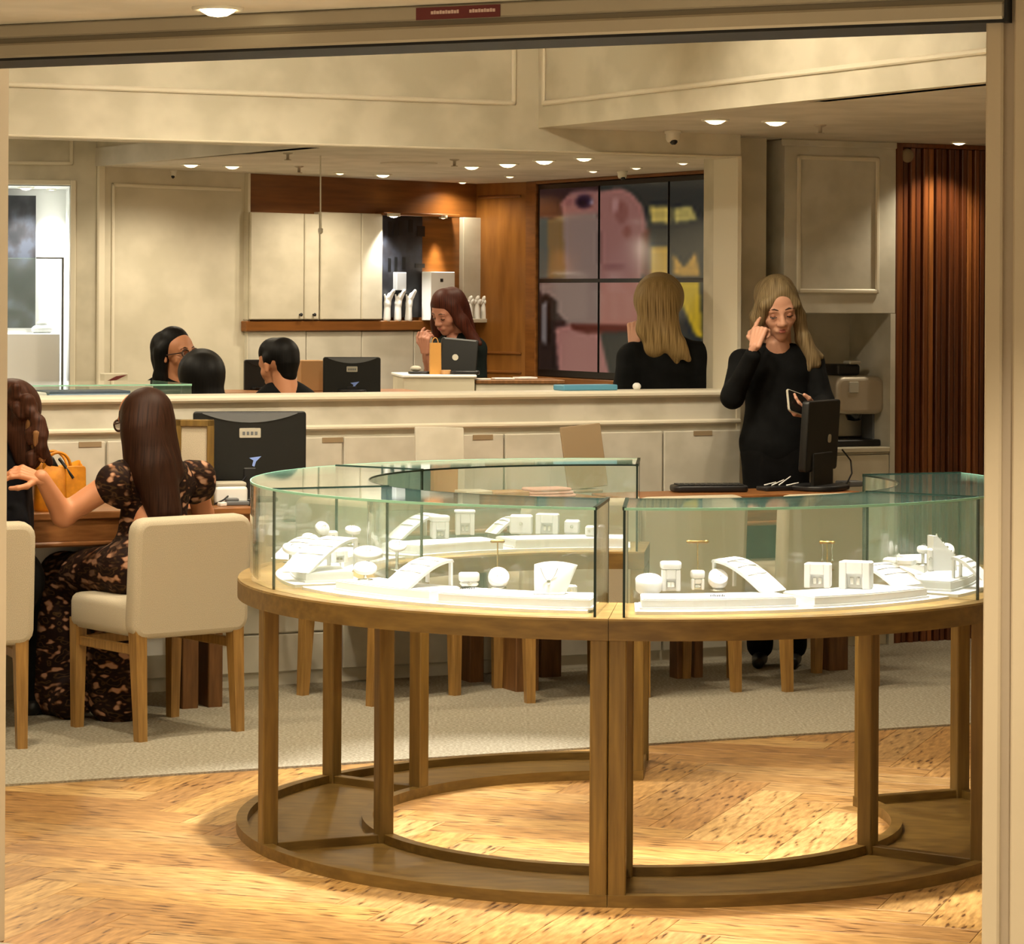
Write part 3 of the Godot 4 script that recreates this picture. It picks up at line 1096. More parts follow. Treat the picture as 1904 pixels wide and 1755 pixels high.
	m.span(B1, bc, Vector3(-0.012, 0, -0.05), Vector3(0.006, CEIL, 0.03))
	struct("trim_8", m, M.trim)
	cabinets(B1, bc)
	# corner wall with two thin rails
	var bd := frame_of(C1, D1)
	var wd := wall_run("wall_wood_corner", C1, D1, 0, CEIL, M.wall_wood)
	m = MB.new()
	for y in [367, 655, 690]:
		var a := w2(C1, bd, 890, y)
		var b := w2(C1, bd, 970, y)
		m.span(C1, bd, Vector3(a.x, a.y - 0.008, 0), Vector3(b.x, a.y + 0.008, 0.012), 0.004)
	part("wood_rail", m, M.wall_wood_flat, wd)
	# wall with the video screens
	var be := frame_of(D1, E1)
	wall_run("wall_screen", D1, E2, 0, CEIL, M.wall_wood)
	m = MB.new()
	var f0 := w2(D1, be, 1001, 349, 0.03)
	var f1 := w2(D1, be, 1372, 690, 0.03)
	var ftop := f0.y
	var fbot := w2(D1, be, 1001, 690, 0.03).y
	var W := f1.x - f0.x
	var vs := thing("video_wall", "large dark-framed video wall of six screens showing a close-up of a face", "screen", D1 + be * Vector3(f0.x + W / 2, fbot, 0.02))
	m.span(D1, be, Vector3(f0.x - 0.02, fbot - 0.03, 0.0), Vector3(f0.x + W + 0.02, ftop + 0.02, 0.02), 0.004)
	part("back_panel", m, M.video_frame, vs)
	var pic := face_picture()
	for cx in 3:
		for cy in 2:
			var b0 := [0.0, 0.326, 0.675, 1.0]
			var x0: float = f0.x + W * b0[cx] + 0.012
			var x1: float = f0.x + W * b0[cx + 1] - 0.012
			var hh := (ftop - fbot)
			var y1: float = ftop - hh * [0.0, 0.508][cy] - 0.012
			var y0: float = ftop - hh * [0.508, 1.0][cy] + 0.012
			var st := SurfaceTool.new()
			st.begin(Mesh.PRIMITIVE_TRIANGLES)
			var cs := []
			for k in [[x0, y0], [x1, y0], [x1, y1], [x0, y1]]:
				cs.append([D1 + be * Vector3(k[0], k[1], 0.026), Vector2((k[0] - f0.x) / W, (ftop - k[1]) / hh)])
			for k in [0, 2, 1, 0, 3, 2]:
				st.set_uv(cs[k][1])
				st.add_vertex(cs[k][0])
			st.generate_normals()
			var mb := MB.new()
			mb.span(D1, be, Vector3(x0 - 0.004, y0 - 0.004, 0.019), Vector3(x1 + 0.004, y1 + 0.004, 0.0255))
			var cas := part("screen_panel", mb, M.video_frame, vs)
			var sc := mesh_node("screen", st.commit(), pic)
			cas.add_child(sc, true)
	m = MB.new()
	var tp := w2(D1, be, 1001, 349, 0.03).y
	m.span(D1, be, Vector3(-0.01, 0, 0), Vector3(f0.x - 0.022, CEIL, 0.035), 0.005)
	m.span(D1, be, Vector3(f0.x - 0.03, tp + 0.022, 0), Vector3(f0.x + W + 0.3, CEIL, 0.035), 0.005)
	m.span(D1, be, Vector3(f0.x - 0.03, 0, 0), Vector3(f0.x + W + 0.3, fbot - 0.032, 0.035), 0.005)
	struct("trim_9", m, M.wall_wood_flat)
	# closing wall of the back room on the right
	var bw := yaw(WA)
	var we := Vector3(0, 0, -11.725) + bw * Vector3(ws(1376, 500) + 0.04, 0, -0.3)
	wall_run("wall_back_right", E2, we, 0, CEIL, M.cream)


func face_picture() -> StandardMaterial3D:
	# an advertisement of a face, a yellow sleeve and a raised finger, as the screens show it
	var W := 184
	var H := 172
	var im := Image.create(W, H, false, Image.FORMAT_RGB8)
	var polys := [
		[Color8(78, 78, 68), [1002, 405, 1022, 405, 1022, 520, 1002, 520]],
		[Color8(112, 86, 52), [1020, 408, 1056, 400, 1056, 520, 1022, 520]],
		[Color8(124, 102, 92), [1050, 390, 1120, 395, 1125, 602, 1062, 602, 1020, 560, 1004, 540, 1004, 524, 1056, 520]],
		[Color8(136, 92, 84), [1046, 380, 1060, 365, 1090, 360, 1128, 362, 1160, 358, 1182, 368, 1202, 392, 1210, 425, 1206, 470, 1200, 530, 1200, 600, 1124, 602, 1122, 400, 1050, 400]],
		[Color8(152, 100, 86), [1124, 524, 1200, 524, 1200, 600, 1124, 602]],
		[Color8(146, 98, 90), [1036, 610, 1064, 602, 1122, 608, 1142, 690, 1044, 690]],
		[Color8(84, 38, 30), [1064, 600, 1190, 600, 1182, 612, 1100, 618, 1072, 612]],
		[Color8(90, 46, 34), [1203, 440, 1214, 430, 1216, 512, 1204, 520]],
		[Color8(166, 144, 74), [1214, 393, 1251, 396, 1251, 424, 1218, 422]],
		[Color8(156, 140, 78), [1256, 398, 1288, 397, 1298, 420, 1258, 424]],
		[Color8(168, 132, 52), [1216, 464, 1249, 464, 1249, 516, 1216, 516]],
		[Color8(160, 122, 56), [1256, 476, 1276, 500, 1296, 474, 1304, 516, 1256, 514]],
		[Color8(172, 142, 34), [1262, 524, 1302, 524, 1308, 620, 1296, 616, 1262, 540]],
		[Color8(150, 106, 82), [1328, 524, 1354, 524, 1366, 618, 1366, 692, 1318, 692, 1310, 622, 1328, 600]],
		[Color8(186, 168, 128), [1325, 540, 1330, 540, 1336, 596, 1330, 600]],
		[Color8(160, 128, 138), [1334, 511, 1338, 486, 1343, 475, 1349, 486, 1354, 511]],
		[Color8(26, 20, 20), [1003, 560, 1018, 545, 1040, 560, 1034, 640, 1040, 690, 1003, 690]],
		[Color8(210, 200, 195), [1012, 565, 1017, 562, 1015, 640, 1011, 630]],
		[Color8(180, 180, 185), [1312, 400, 1322, 402, 1328, 420, 1318, 418]],
	]
	var ells := [[Color8(44, 28, 40), 1092, 379, 20, 15], [Color8(176, 164, 176), 1106, 380, 4, 3], [Color8(24, 16, 26), 1088, 381, 9, 8], [Color8(120, 74, 66), 1164, 402, 14, 24], [Color8(122, 74, 64), 1174, 436, 9, 13], [Color8(160, 118, 112), 1152, 388, 5, 16], [Color8(118, 74, 70), 1150, 498, 26, 5], [Color8(112, 76, 74), 1092, 362, 34, 5], [Color8(126, 80, 76), 1062, 378, 12, 10]]
	var packed := []
	for p in polys:
		var q := PackedVector2Array()
		var a: Array = p[1]
		for i in range(0, a.size(), 2):
			q.append(Vector2(a[i], a[i + 1]))
		packed.append([p[0], q])
	for y in H:
		for x in W:
			var p := Vector2(1002 + 366.0 * (x + 0.5) / W, 349 + 341.0 * (y + 0.5) / H)
			var c := Color8(40, 42, 38) if p.x > 1124 else Color8(44, 28, 28)
			for q in packed:
				if Geometry2D.is_point_in_polygon(p, q[1]):
					c = q[0]
			for e in ells:
				var d := Vector2((p.x - e[1]) / e[3], (p.y - e[2]) / e[4]).length()
				if d < 1.0:
					c = c.lerp(e[0], clampf((1.0 - d) * 3.0, 0, 1))
			im.set_pixel(x, y, c)
	im.resize(W / 3, H / 3, Image.INTERPOLATE_LANCZOS)
	im.resize(W * 2, H * 2, Image.INTERPOLATE_CUBIC)
	var m := mat("screen_picture", Color(0.04, 0.04, 0.04), 0.12)
	m.emission_enabled = true
	m.emission_texture = ImageTexture.create_from_image(im)
	m.emission = Color(1, 1, 1)
	m.emission_operator = BaseMaterial3D.EMISSION_OP_MULTIPLY
	m.emission_energy_multiplier = 0.85
	return m


func cabinets(o: Vector3, bs: Basis) -> void:
	# two white wall cabinets, the open shelf with its picture, a lit panel, a tall mirror as a cream board
	var k := 0
	for c in [[466, 567, 594, 1], [597, 673, 712, 0]]:
		var z := 0.06
		var p := w2(o, bs, c[0], 394, z)
		var q := w2(o, bs, c[2], 594, z)
		var lab: String = ["white wall cabinet at the left end of the wooden wall, with two dark knobs", "white wall cabinet without knobs, between the other cabinet and the open shelf"][k]
		var t := thing("wall_cabinet", lab, "cabinet", o + bs * Vector3((p.x + q.x) / 2, q.y, z / 2))
		var m := MB.new()
		m.span(o, bs, Vector3(p.x, q.y, 0), Vector3(q.x, p.y, z - 0.02))
		part("body", m, M.cabinet, t)
		var xs := [p.x, w2(o, bs, c[1], 394, z).x, q.x]
		for d in 2:
			m = MB.new()
			m.span(o, bs, Vector3(xs[d] + 0.003, q.y, z - 0.02), Vector3(xs[d + 1] - 0.003, p.y, z), 0.005)
			var door := part("door", m, M.cabinet, t)
			if c[3]:
				m = MB.new()
				var kp := o + bs * Vector3(w2(o, bs, [557, 582][d], 585, z).x, w2(o, bs, 557, 585, z).y, z)
				m.lathe([Vector2(0, 0.022), Vector2(0.008, 0.021), Vector2(0.011, 0.015), Vector2(0.006, 0.008), Vector2(0.006, 0)], kp, 12, bs * Basis(Vector3.RIGHT, PI / 2))
				part("knob", m, M.dark_plastic, door)
		k += 1
	# wood shelf under the cabinets
	var m := MB.new()
	var r0 := w2(o, bs, 458, 597, 0.05)
	var r1 := w2(o, bs, 802, 614, 0.05)
	m.span(o, bs, Vector3(r0.x, r1.y, 0), Vector3(r1.x, r0.y, 0.05), 0.005)
	struct("trim_10", m, M.wall_wood_flat)
	m = MB.new()
	var seam := [459, 570, 673, 770, 815]
	for i in 4:
		m = MB.new()
		var a := w2(o, bs, seam[i], 616, 0.03)
		var b := w2(o, bs, seam[i + 1], 616, 0.03)
		m.span(o, bs, Vector3(a.x + 0.003, 0.3, 0.0), Vector3(b.x - 0.003, a.y, 0.03), 0.004)
		struct("wall_panel", m, M.cream_cool)
	# open shelf
	var z2 := 0.06
	var s0 := w2(o, bs, 714, 394, z2)
	var s1 := w2(o, bs, 792, 590, z2)
	var t := thing("shelf_picture", "dark grey-blue picture panel at the back of the open shelf", "picture", o + bs * Vector3((s0.x + s1.x) / 2, s1.y, 0.02))
	m = MB.new()
	m.span(o, bs, Vector3(s0.x, s1.y, 0.0), Vector3(s1.x, s0.y - 0.02, 0.025))
	part("panel", m, M.poster_dark, t)
	m = MB.new()
	for b in [[722, 412, 728, 440], [733, 415, 737, 440], [742, 412, 748, 438], [760, 408, 768, 432], [776, 420, 790, 440], [722, 480, 727, 504], [734, 478, 739, 506], [748, 478, 754, 500], [772, 490, 790, 498]]:
		wbox(m, o, bs, b[0], b[1], b[2], b[3], 0.024, 0.027)
	part("dark_print", m, M.black, t).set_meta("kind", "stuff")
	m = MB.new()
	wbox(m, o, bs, 738, 506, 756, 540, 0.024, 0.06, 0.003)
	part("grey_block", m, M.display_grey, t)
	m = MB.new()
	m.span(o, bs, Vector3(s0.x - 0.02, s0.y - 0.02, 0), Vector3(s1.x + 0.27, s0.y, z2 + 0.02), 0.004)
	struct("trim_11", m, M.wall_wood_flat)
	var p := o + bs * Vector3(w2(o, bs, 732, 400, 0.12).x, s0.y - 0.021, 0.12)
	downlight(p, 0.03, 0.9, 45, "small bright lamp over the open shelf with the white display hands", "", COOL)
	var lp := o + bs * Vector3(w2(o, bs, 824, 400, 0.07).x, s0.y - 0.021, 0.07)
	downlight(lp, 0.02, 1.6, 24, "small lamp over the glowing wood panel beside the open shelf", "", WARM)
	# display hands
	k = 0
	for x in [719, 739, 759]:
		var bpos := o + bs * Vector3(w2(o, bs, x, 590, 0.03).x, r0.y, 0.03)
		var f := Flesh.new()
		var bones := [[bpos + Vector3(0, 0.01, 0), bpos + Vector3(0.003, 0.1, 0), 0.024, 0.02], [bpos + Vector3(0.003, 0.1, 0), bpos + Vector3(0.018, 0.15, 0), 0.02, 0.017]]
		for i in 4:
			bones.append([bpos + Vector3(0.012 + i * 0.004, 0.14, 0.012 - i * 0.008), bpos + Vector3(0.036 + i * 0.003, 0.185 - absf(i - 1.5) * 0.006, 0.014 - i * 0.009), 0.008, 0.006])
		bones.append([bpos + Vector3(-0.004, 0.11, 0.01), bpos + Vector3(-0.012, 0.155, 0.022), 0.009, 0.006])
		f.blob(bones, 0.005, 0.012)
		solo("display_hand", f, M.white, "%s of three white display hands on the open shelf" % ["leftmost", "middle one", "rightmost"][k], "jewellery display", "white display hands on the open shelf")
		k += 1
	# white gift box on the lit panel
	var g := w2(o, bs, 801, 505, 0.12)
	var g1 := w2(o, bs, 846, 560, 0.12)
	t = thing("gift_box", "tall white carton with a small dark mark under the glowing wood panel", "box", o + bs * Vector3((g.x + g1.x) / 2, r0.y, 0.1))
	m = MB.new()
	m.span(o, bs, Vector3(g.x, r0.y, 0.04), Vector3(g1.x, g.y, 0.12), 0.004)
	part("carton", m, M.white, t)
	m = MB.new()
	wbox(m, o, bs, 819, 518, 824, 524, 0.12, 0.122)
	part("mark", m, M.ink, t)
	# tall mirror built as a matte cream board, its reflections as white holders
	var c0 := w2(o, bs, 862, 404, 0.04)
	var c1 := w2(o, bs, 908, 596, 0.04)
	t = thing("mirror_board", "tall narrow mirror built as a cream board at the corner of the wooden wall", "board", o + bs * Vector3((c0.x + c1.x) / 2, c1.y, 0.05))
	m = MB.new()
	m.span(o, bs, Vector3(c0.x, c1.y, 0.0), Vector3(c1.x, c0.y, 0.04), 0.004)
	part("panel", m, M.cream_cool, t)
	m = MB.new()
	m.span(o, bs, Vector3(c0.x, c1.y - 0.012, 0.0), Vector3(c1.x, c1.y + 0.012, 0.1), 0.003)
	part("ledge", m, M.cream_cool, t)
	k = 0
	for x in [874, 887, 899]:
		m = MB.new()
		var b := o + bs * Vector3(w2(o, bs, x, 590, 0.07).x, c1.y + 0.012, 0.07)
		m.lathe([Vector2(0.02, 0), Vector2(0.017, 0.07), Vector2(0.008, 0.1)], b, 10)
		for i in 3:
			m.ball(b + Vector3(-0.008 + i * 0.011, 0.105 + 0.02 * (i % 2), 0.004), Vector3(0.013, 0.02, 0.011), 8, Basis(Vector3.BACK, -0.6))
		solo("reflected_holder", m, M.white, "%s of three white petal-topped holders standing in for reflections in the tall mirror" % ["leftmost", "middle one", "rightmost"][k], "jewellery display", "holders built for reflections in the tall mirror")
		k += 1


func right_wall() -> void:
	var o := Vector3(0, 0, -11.725)
	var bs := yaw(WA)
	var off := -0.17
	# cupboard over the niche
	var a := w2(o, bs, 1451, 500, off)
	var b := w2(o, bs, 1656, 583, off)
	var e := w2(o, bs, 1665, 583, off)
	var m := MB.new()
	m.span(o, bs, Vector3(a.x + 0.02, b.y, off - 0.3), Vector3(e.x, CEIL - 0.002, off), 0.003)
	var t := thing("overhead_cupboard", "grey-cream cupboard with a moulded door above the coffee machine niche", "cupboard", o + bs * Vector3((a.x + e.x) / 2, b.y, off - 0.3))
	part("body", m, M.cream_cool, t)
	m = MB.new()
	var d0 := w2(o, bs, 1481, 288, off)
	var d1 := w2(o, bs, 1633, 546, off)
	moulding(m, o + bs.z * off, bs, d0.x, d1.x, d1.y, d0.y, 0.02, 0.012)
	part("door_moulding", m, M.trim, t)
	m = MB.new()
	m.span(o, bs, Vector3(a.x, CEIL - 0.03, off), Vector3(e.x, CEIL, off + 0.01), 0.004)
	part("cornice", m, M.cream_cool, t)
	# niche: back, sides
	m = MB.new()
	m.span(o, bs, Vector3(a.x + 0.02, 0, off - 0.4), Vector3(e.x, b.y, off - 0.34))
	m.span(o, bs, Vector3(b.x, 0, off - 0.36), Vector3(e.x, b.y, off))
	m.span(o, bs, Vector3(a.x - 0.01, 0, off - 0.36), Vector3(a.x + 0.03, b.y, off - 0.04))
	struct("wall_niche", m, M.cream_cool)
	# base cabinet
	var c := w2(o, bs, 1600, 832, off)
	t = thing("base_cabinet", "low cream cabinet with drawers under the coffee machine", "cabinet", o + bs * Vector3((a.x + b.x) / 2, 0, off - 0.3))
	m = MB.new()
	m.span(o, bs, Vector3(a.x + 0.032, 0, off - 0.335), Vector3(b.x - 0.002, c.y - 0.02, off - 0.02))
	part("body", m, M.cream, t)
	m = MB.new()
	m.span(o, bs, Vector3(a.x + 0.032, c.y - 0.022, off - 0.335), Vector3(b.x - 0.002, c.y, off + 0.005), 0.003)
	part("worktop", m, M.cream, t)
	var y1 := c.y - 0.025
	for dy in [w2(o, bs, 1600, 846, off).y, 0.62, 0.06]:
		m = MB.new()
		m.span(o, bs, Vector3(a.x + 0.034, dy + 0.004, off - 0.02), Vector3(b.x - 0.004, y1, off), 0.003)
		part("drawer", m, M.cream, t)
		y1 = dy
	# coffee machine
	var zf := off - 0.12
	var mc := w2(o, bs, 1596, 815, zf)
	var left := w2(o, bs, 1545, 800, zf).x
	var right := w2(o, bs, 1627, 800, zf).x
	var base := c.y
	t = thing("coffee_machine", "steel coffee machine with a dark brewing head in the niche", "coffee machine", o + bs * Vector3(mc.x, base, zf - 0.1))
	var P := func(x: float, y: float, z: float) -> Vector3: return o + bs * Vector3(x, y, z)
	m = MB.new()
	m.span(o, bs, Vector3(left, base, zf - 0.2), Vector3(right, base + 0.03, zf + 0.05), 0.005)
	part("drip_tray", m, M.dark_plastic, t)
	m = MB.new()
	m.span(o, bs, Vector3(left + 0.01, base + 0.03, zf - 0.2), Vector3(right, base + 0.22, zf - 0.1), 0.01)
	part("back_plate", m, M.steel, t)
	m = MB.new()
	var htop := w2(o, bs, 1596, 700, zf).y
	var hmid := w2(o, bs, 1596, 758, zf).y
	m.slab(P.call((left + right) / 2, (htop + hmid) / 2 - 0.012, zf - 0.07), bs, right - left + 0.02, htop - hmid + 0.03, 0.27, 0.04, 0.02)
	part("head", m, M.steel_dull, t)
	m = MB.new()
	m.span(o, bs, Vector3(right - 0.005, base + 0.0, zf - 0.2), Vector3(right + 0.03, htop - 0.02, zf + 0.0), 0.015)
	part("side_panel", m, M.grey_plastic, t)
	m = MB.new()
	var pc: Vector3 = P.call(w2(o, bs, 1588, 765, zf).x, hmid, zf)
	m.lathe([Vector2(0.0, -0.06), Vector2(0.03, -0.055), Vector2(0.045, -0.02), Vector2(0.048, 0.005), Vector2(0, 0.01)], pc, 16)
	part("brewing_head", m, M.black_gloss, t)
	m = MB.new()
	m.slab(P.call(w2(o, bs, 1586, 738, zf + 0.06).x, w2(o, bs, 1590, 720, zf + 0.06).y, zf + 0.066), bs, 0.05, 0.05, 0.008, 0.006, 0.003)
	part("control_label", m, M.sticker, t)
	m = MB.new()
	m.slab(P.call((left + right) / 2 - 0.01, htop + 0.03, zf - 0.09), bs, 0.12, 0.05, 0.14, 0.015, 0.01)
	part("bean_hopper", m, M.dark_plastic, t)
	m = MB.new()
	m.span(o, bs, Vector3(w2(o, bs, 1580, 692, zf).x, htop + 0.055, zf - 0.06), Vector3(w2(o, bs, 1602, 692, zf).x, htop + 0.07, zf + 0.0), 0.005)
	part("lid_handle", m, M.sticker, t)
	# slatted wooden wall
	var p0 := w2(o, bs, 1666, 600, off - 0.02)
	var p1 := p0.x + 1.5
	m = MB.new()
	m.span(o, bs, Vector3(p0.x, 0, off - 0.14), Vector3(p1, CEIL, off - 0.05))
	var w := struct("wall_slatted", m, M.slat_gap)
	m = MB.new()
	m.span(o, bs, Vector3(p0.x, 0, off - 0.06), Vector3(p0.x + 0.035, CEIL, off - 0.02), 0.004)
	m.span(o, bs, Vector3(p0.x, CEIL - 0.02, off - 0.06), Vector3(p1, CEIL, off - 0.02), 0.003)
	part("slat_frame", m, M.slat, w)
	var sm := MB.new()
	sm.box(Vector3(0, (CEIL - 0.02) / 2, 0), Vector3(0.026, CEIL - 0.02, 0.03), Basis(), 0.004)
	var smesh := sm.done()
	var x := p0.x + 0.055
	while x < p1:
		var s := MeshInstance3D.new()
		s.name = "slat"
		s.mesh = smesh
		s.material_override = M[["slat", "slat_dark", "slat", "slat_pale", "slat_dark"][int(absf(sin(x * 311.0)) * 4.99)]]
		w.add_child(s, true)
		s.transform = Transform3D(bs, o + bs * Vector3(x, 0, off - 0.04 + 0.006 * sin(x * 91.0)))
		x += 0.0345
	m = MB.new()
	var dp := w2(o, bs, 1692, 289, off - 0.005)
	m.lathe([Vector2(0.0, 0.012), Vector2(0.028, 0.01), Vector2(0.032, 0.0)], o + bs * Vector3(dp.x, dp.y, off - 0.026), 18, bs * Basis(Vector3.RIGHT, PI / 2))
	solo("wall_sensor", m, M.tan_board, "small round sensor at the top left of the slatted wood wall", "sensor")


const SEAM := 95.4
const R_OUT := 1.156
const R_IN := 0.759


func ring_at(r: float, a: float, y: float) -> Vector3:
	return Vector3(CX + r * cos(deg_to_rad(a)), y, CZ + r * sin(deg_to_rad(a)))


func display_ring() -> void:
	ring_case("display_case", "left half of the round oak display counter with three curved glass cases", [SEAM, SEAM + 60, SEAM + 120, SEAM + 180])
	ring_case("display_case", "right part of the round oak display counter with two glass cases, beside the jamb", [SEAM - 120, SEAM - 60, SEAM])


func ring_case(called: String, label: String, seams: Array) -> void:
	var a0: float = seams[0] + 0.04
	var a1: float = seams[-1] - 0.04
	var t := thing(called, label, "display case", ring_at(0.96, (a0 + a1) / 2, 0))
	var n := int((a1 - a0) / 2.5)
	var m := MB.new()
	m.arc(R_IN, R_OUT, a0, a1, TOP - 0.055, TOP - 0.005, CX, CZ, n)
	part("apron", m, M.oak_flat, t)  # darker oak: the shade on the counter edge is in its colour
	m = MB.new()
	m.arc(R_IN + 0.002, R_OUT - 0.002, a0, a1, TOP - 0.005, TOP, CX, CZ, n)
	part("tabletop", m, M.oak_top, t)  # same oak in a paler tone, with the light on top put in
	m = MB.new()
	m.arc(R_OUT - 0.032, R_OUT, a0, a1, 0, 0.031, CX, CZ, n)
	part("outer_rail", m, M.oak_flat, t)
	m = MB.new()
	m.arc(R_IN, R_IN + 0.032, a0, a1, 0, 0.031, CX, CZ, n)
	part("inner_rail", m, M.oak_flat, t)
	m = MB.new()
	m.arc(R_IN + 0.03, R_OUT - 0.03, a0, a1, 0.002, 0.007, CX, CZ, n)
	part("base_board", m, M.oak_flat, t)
	var pw := 0.045
	for i in seams.size():
		var end: int = -1 if i == 0 else (1 if i == seams.size() - 1 else 0)
		for r in [R_OUT - 0.003 - pw / 2, R_IN + 0.003 + pw / 2]:
			var shift: float = -end * rad_to_deg((pw / 2 + 0.001) / r)
			var a: float = seams[i] + shift
			var bs := yaw(-deg_to_rad(a))
			m = MB.new()
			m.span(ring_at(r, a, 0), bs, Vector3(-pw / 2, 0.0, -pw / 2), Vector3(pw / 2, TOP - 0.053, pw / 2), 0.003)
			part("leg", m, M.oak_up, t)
		var ar: float = seams[i] - end * rad_to_deg(0.019 / 0.96)
		m = MB.new()
		m.span(ring_at(0.96, ar, 0), yaw(-deg_to_rad(ar)), Vector3(-0.172, 0, -0.016), Vector3(0.172, 0.031, 0.016), 0.002)
		part("cross_rail", m, M.oak_flat, t)
	for i in seams.size() - 1:
		glass_case(t, seams[i] + (1.9 if i == 0 else 0.0), seams[i + 1] - (1.9 if i == seams.size() - 2 else 0.0), i == 0)


func glass_case(t: Node3D, a0: float, a1: float, first: bool) -> void:
	var ro := 1.12
	var ri := 0.775
	var th := 0.005
	var m := MB.new()
	m.arc(0.825, 1.045, a0 + 1.5, a1 - 1.5, TOP, TOP + 0.008, CX, CZ, 24)
	part("display_deck", m, M.display_white, t)
	m = MB.new()
	m.arc(ro - th, ro, a0, a1, TOP, GT - th, CX, CZ, 28)
	var pane := part("glass_pane", m, M.glass, t, "curved outer glass pane")
	m = MB.new()
	m.arc(ri, ri + th, a0, a1, TOP, GT - th, CX, CZ, 24)
	part("glass_pane", m, M.glass, t, "curved inner glass pane")
	m = MB.new()
	m.arc(ri, ro, a0, a1, GT - th, GT, CX, CZ, 28)
	var top := part("glass_pane", m, M.glass, t, "flat glass top")
	for a in ([a0, a1] if first else [a1]):
		m = MB.new()
		var b := yaw(-deg_to_rad(a))
		m.span(ring_at((ro + ri) / 2, a, 0), b, Vector3(-(ro - ri) / 2 + th, TOP, -th / 2), Vector3((ro - ri) / 2 - th, GT - th, th / 2))
		var side := part("glass_pane", m, M.glass, t, "flat end glass pane")
		m = MB.new()
		for r in [ro - 0.003, ri + 0.003]:
			m.span(ring_at(r, a, 0), b, Vector3(-0.0032, TOP, -0.0032), Vector3(0.0032, GT, 0.0032))
		part("glass_edge", m, M.glass_edge_dark, side)
		m = MB.new()
		m.span(ring_at((ro + ri) / 2, a, 0), b, Vector3(-(ro - ri) / 2, GT - 0.006, -0.005), Vector3((ro - ri) / 2, GT + 0.0025, 0.005))
		part("glass_edge", m, M.glass_edge_dark, top)
	m = MB.new()
	m.arc(ro - 0.002, ro + 0.001, a0, a1, GT - 0.006, GT + 0.0005, CX, CZ, 28)
	part("glass_edge", m, M.glass_edge, top)
	m = MB.new()
	m.arc(ri - 0.001, ri + 0.002, a0, a1, GT - 0.005, GT + 0.0005, CX, CZ, 28)
	part("glass_edge", m, M.glass_edge_dark, top)


func tray(r0: float, r1: float, a0: float, a1: float, label: String, h := 0.028) -> void:
	var m := MB.new()
	var t := thing("display_tray", label, "display tray", ring_at((r0 + r1) / 2, (a0 + a1) / 2, TOP + 0.008), "white trays in the glass cases")
	m.arc(r0, r1, a0, a1, TOP + 0.008, TOP + 0.008 + h - 0.003, CX, CZ, 14)
	m.arc(r0 + 0.003, r1 - 0.003, a0 + 0.2, a1 - 0.2, TOP + 0.005 + h, TOP + 0.008 + h, CX, CZ, 14)
	part("tray", m, M.display_white, t)
	m = MB.new()
	m.arc(r0 + 0.01, r1 + 0.004, a0 - 0.3, a1 + 0.3, TOP + 0.008, TOP + 0.014, CX, CZ, 14)
	part("foot", m, M.display_white, t)


# curved sheet ramp: rises from the low end to the high end and stands on a leg
func ramp(p: Vector3, w: float, h: float, d: float, ya: float, label: String, flip := 1.0) -> void:
	var bs := yaw(ya)
	var pts := PackedVector2Array()
	for i in 13:
		var s := i / 12.0
		pts.append(Vector2(flip * (s - 0.5) * w, h * sin(s * PI * 0.5)))
	for i in range(12, -1, -1):
		var s := i / 12.0
		pts.append(Vector2(flip * ((s - 0.5) * w + 0.004), maxf(h * sin(s * PI * 0.5) - 0.007, -0.001)))
	var t := thing("bracelet_ramp", label, "jewellery display", p, "white display stands in the glass cases")
	var m := MB.new()
	m.prism(pts, p, bs, -d / 2, d / 2)
	part("curved_sheet", m, M.display_white, t)
	m = MB.new()
	m.span(p, bs, Vector3(flip * w * 0.5 - 0.006 if flip > 0 else -w * 0.5, 0, -d / 2), Vector3(flip * w * 0.5 if flip > 0 else -w * 0.5 + 0.006, h - 0.003, -d / 2 + 0.012))
	m.span(p, bs, Vector3(flip * w * 0.5 - 0.006 if flip > 0 else -w * 0.5, 0, d / 2 - 0.012), Vector3(flip * w * 0.5 if flip > 0 else -w * 0.5 + 0.006, h - 0.003, d / 2))
	part("leg", m, M.display_white, t)
	m = MB.new()
	for k in 3:
		var s := 0.35 + k * 0.2
		var c := p + bs * Vector3(flip * (s - 0.5) * w, h * sin(s * PI * 0.5) + 0.001, 0)
		m.tube([c + bs * Vector3(0, 0, -d * 0.42), c + bs * Vector3(0, 0.002, 0), c + bs * Vector3(0, 0, d * 0.42)], [0.0011], 5)
	part("bracelet", m, M.silver, t)


# round or oval pad tipped towards the front on a stem
func pad(p: Vector3, w: float, h: float, lift: float, tilt: float, ya: float, label: String, th := 0.013) -> void:
	var t := thing("ring_pad", label, "jewellery display", p, "white display stands in the glass cases")
	var m := MB.new()
	var c := p + Vector3(0, lift, 0)
	var b := yaw(ya) * Basis(Vector3.RIGHT, tilt) * Basis.from_scale(Vector3(w / 2, 1, h / 2))
	m.lathe([Vector2(0, -th / 2), Vector2(0.92, -th / 2), Vector2(1, -th / 2 + 0.003), Vector2(1, th / 2 - 0.003), Vector2(0.92, th / 2), Vector2(0, th / 2)], c, 22, b)
	part("pad", m, M.display_white, t)
	m = MB.new()
	m.tube([p, c - Vector3(0, 0.004, 0)], [0.005], 8)
	m.lathe([Vector2(0, 0.003), Vector2(0.02, 0.003), Vector2(0.022, 0)], p, 14)
	part("stem", m, M.silver, t)
	m = MB.new()
	var rb := yaw(ya) * Basis(Vector3.RIGHT, tilt)
	var rc := c + rb * Vector3(0, th / 2 + 0.005, 0)
	var ring := []
	for i in 13:
		ring.append(rc + rb * Vector3(0.007 * cos(TAU * i / 12), 0.007 * sin(TAU * i / 12), 0))
	m.tube(ring, [0.0012], 5)
	part("ring", m, M.silver, t)


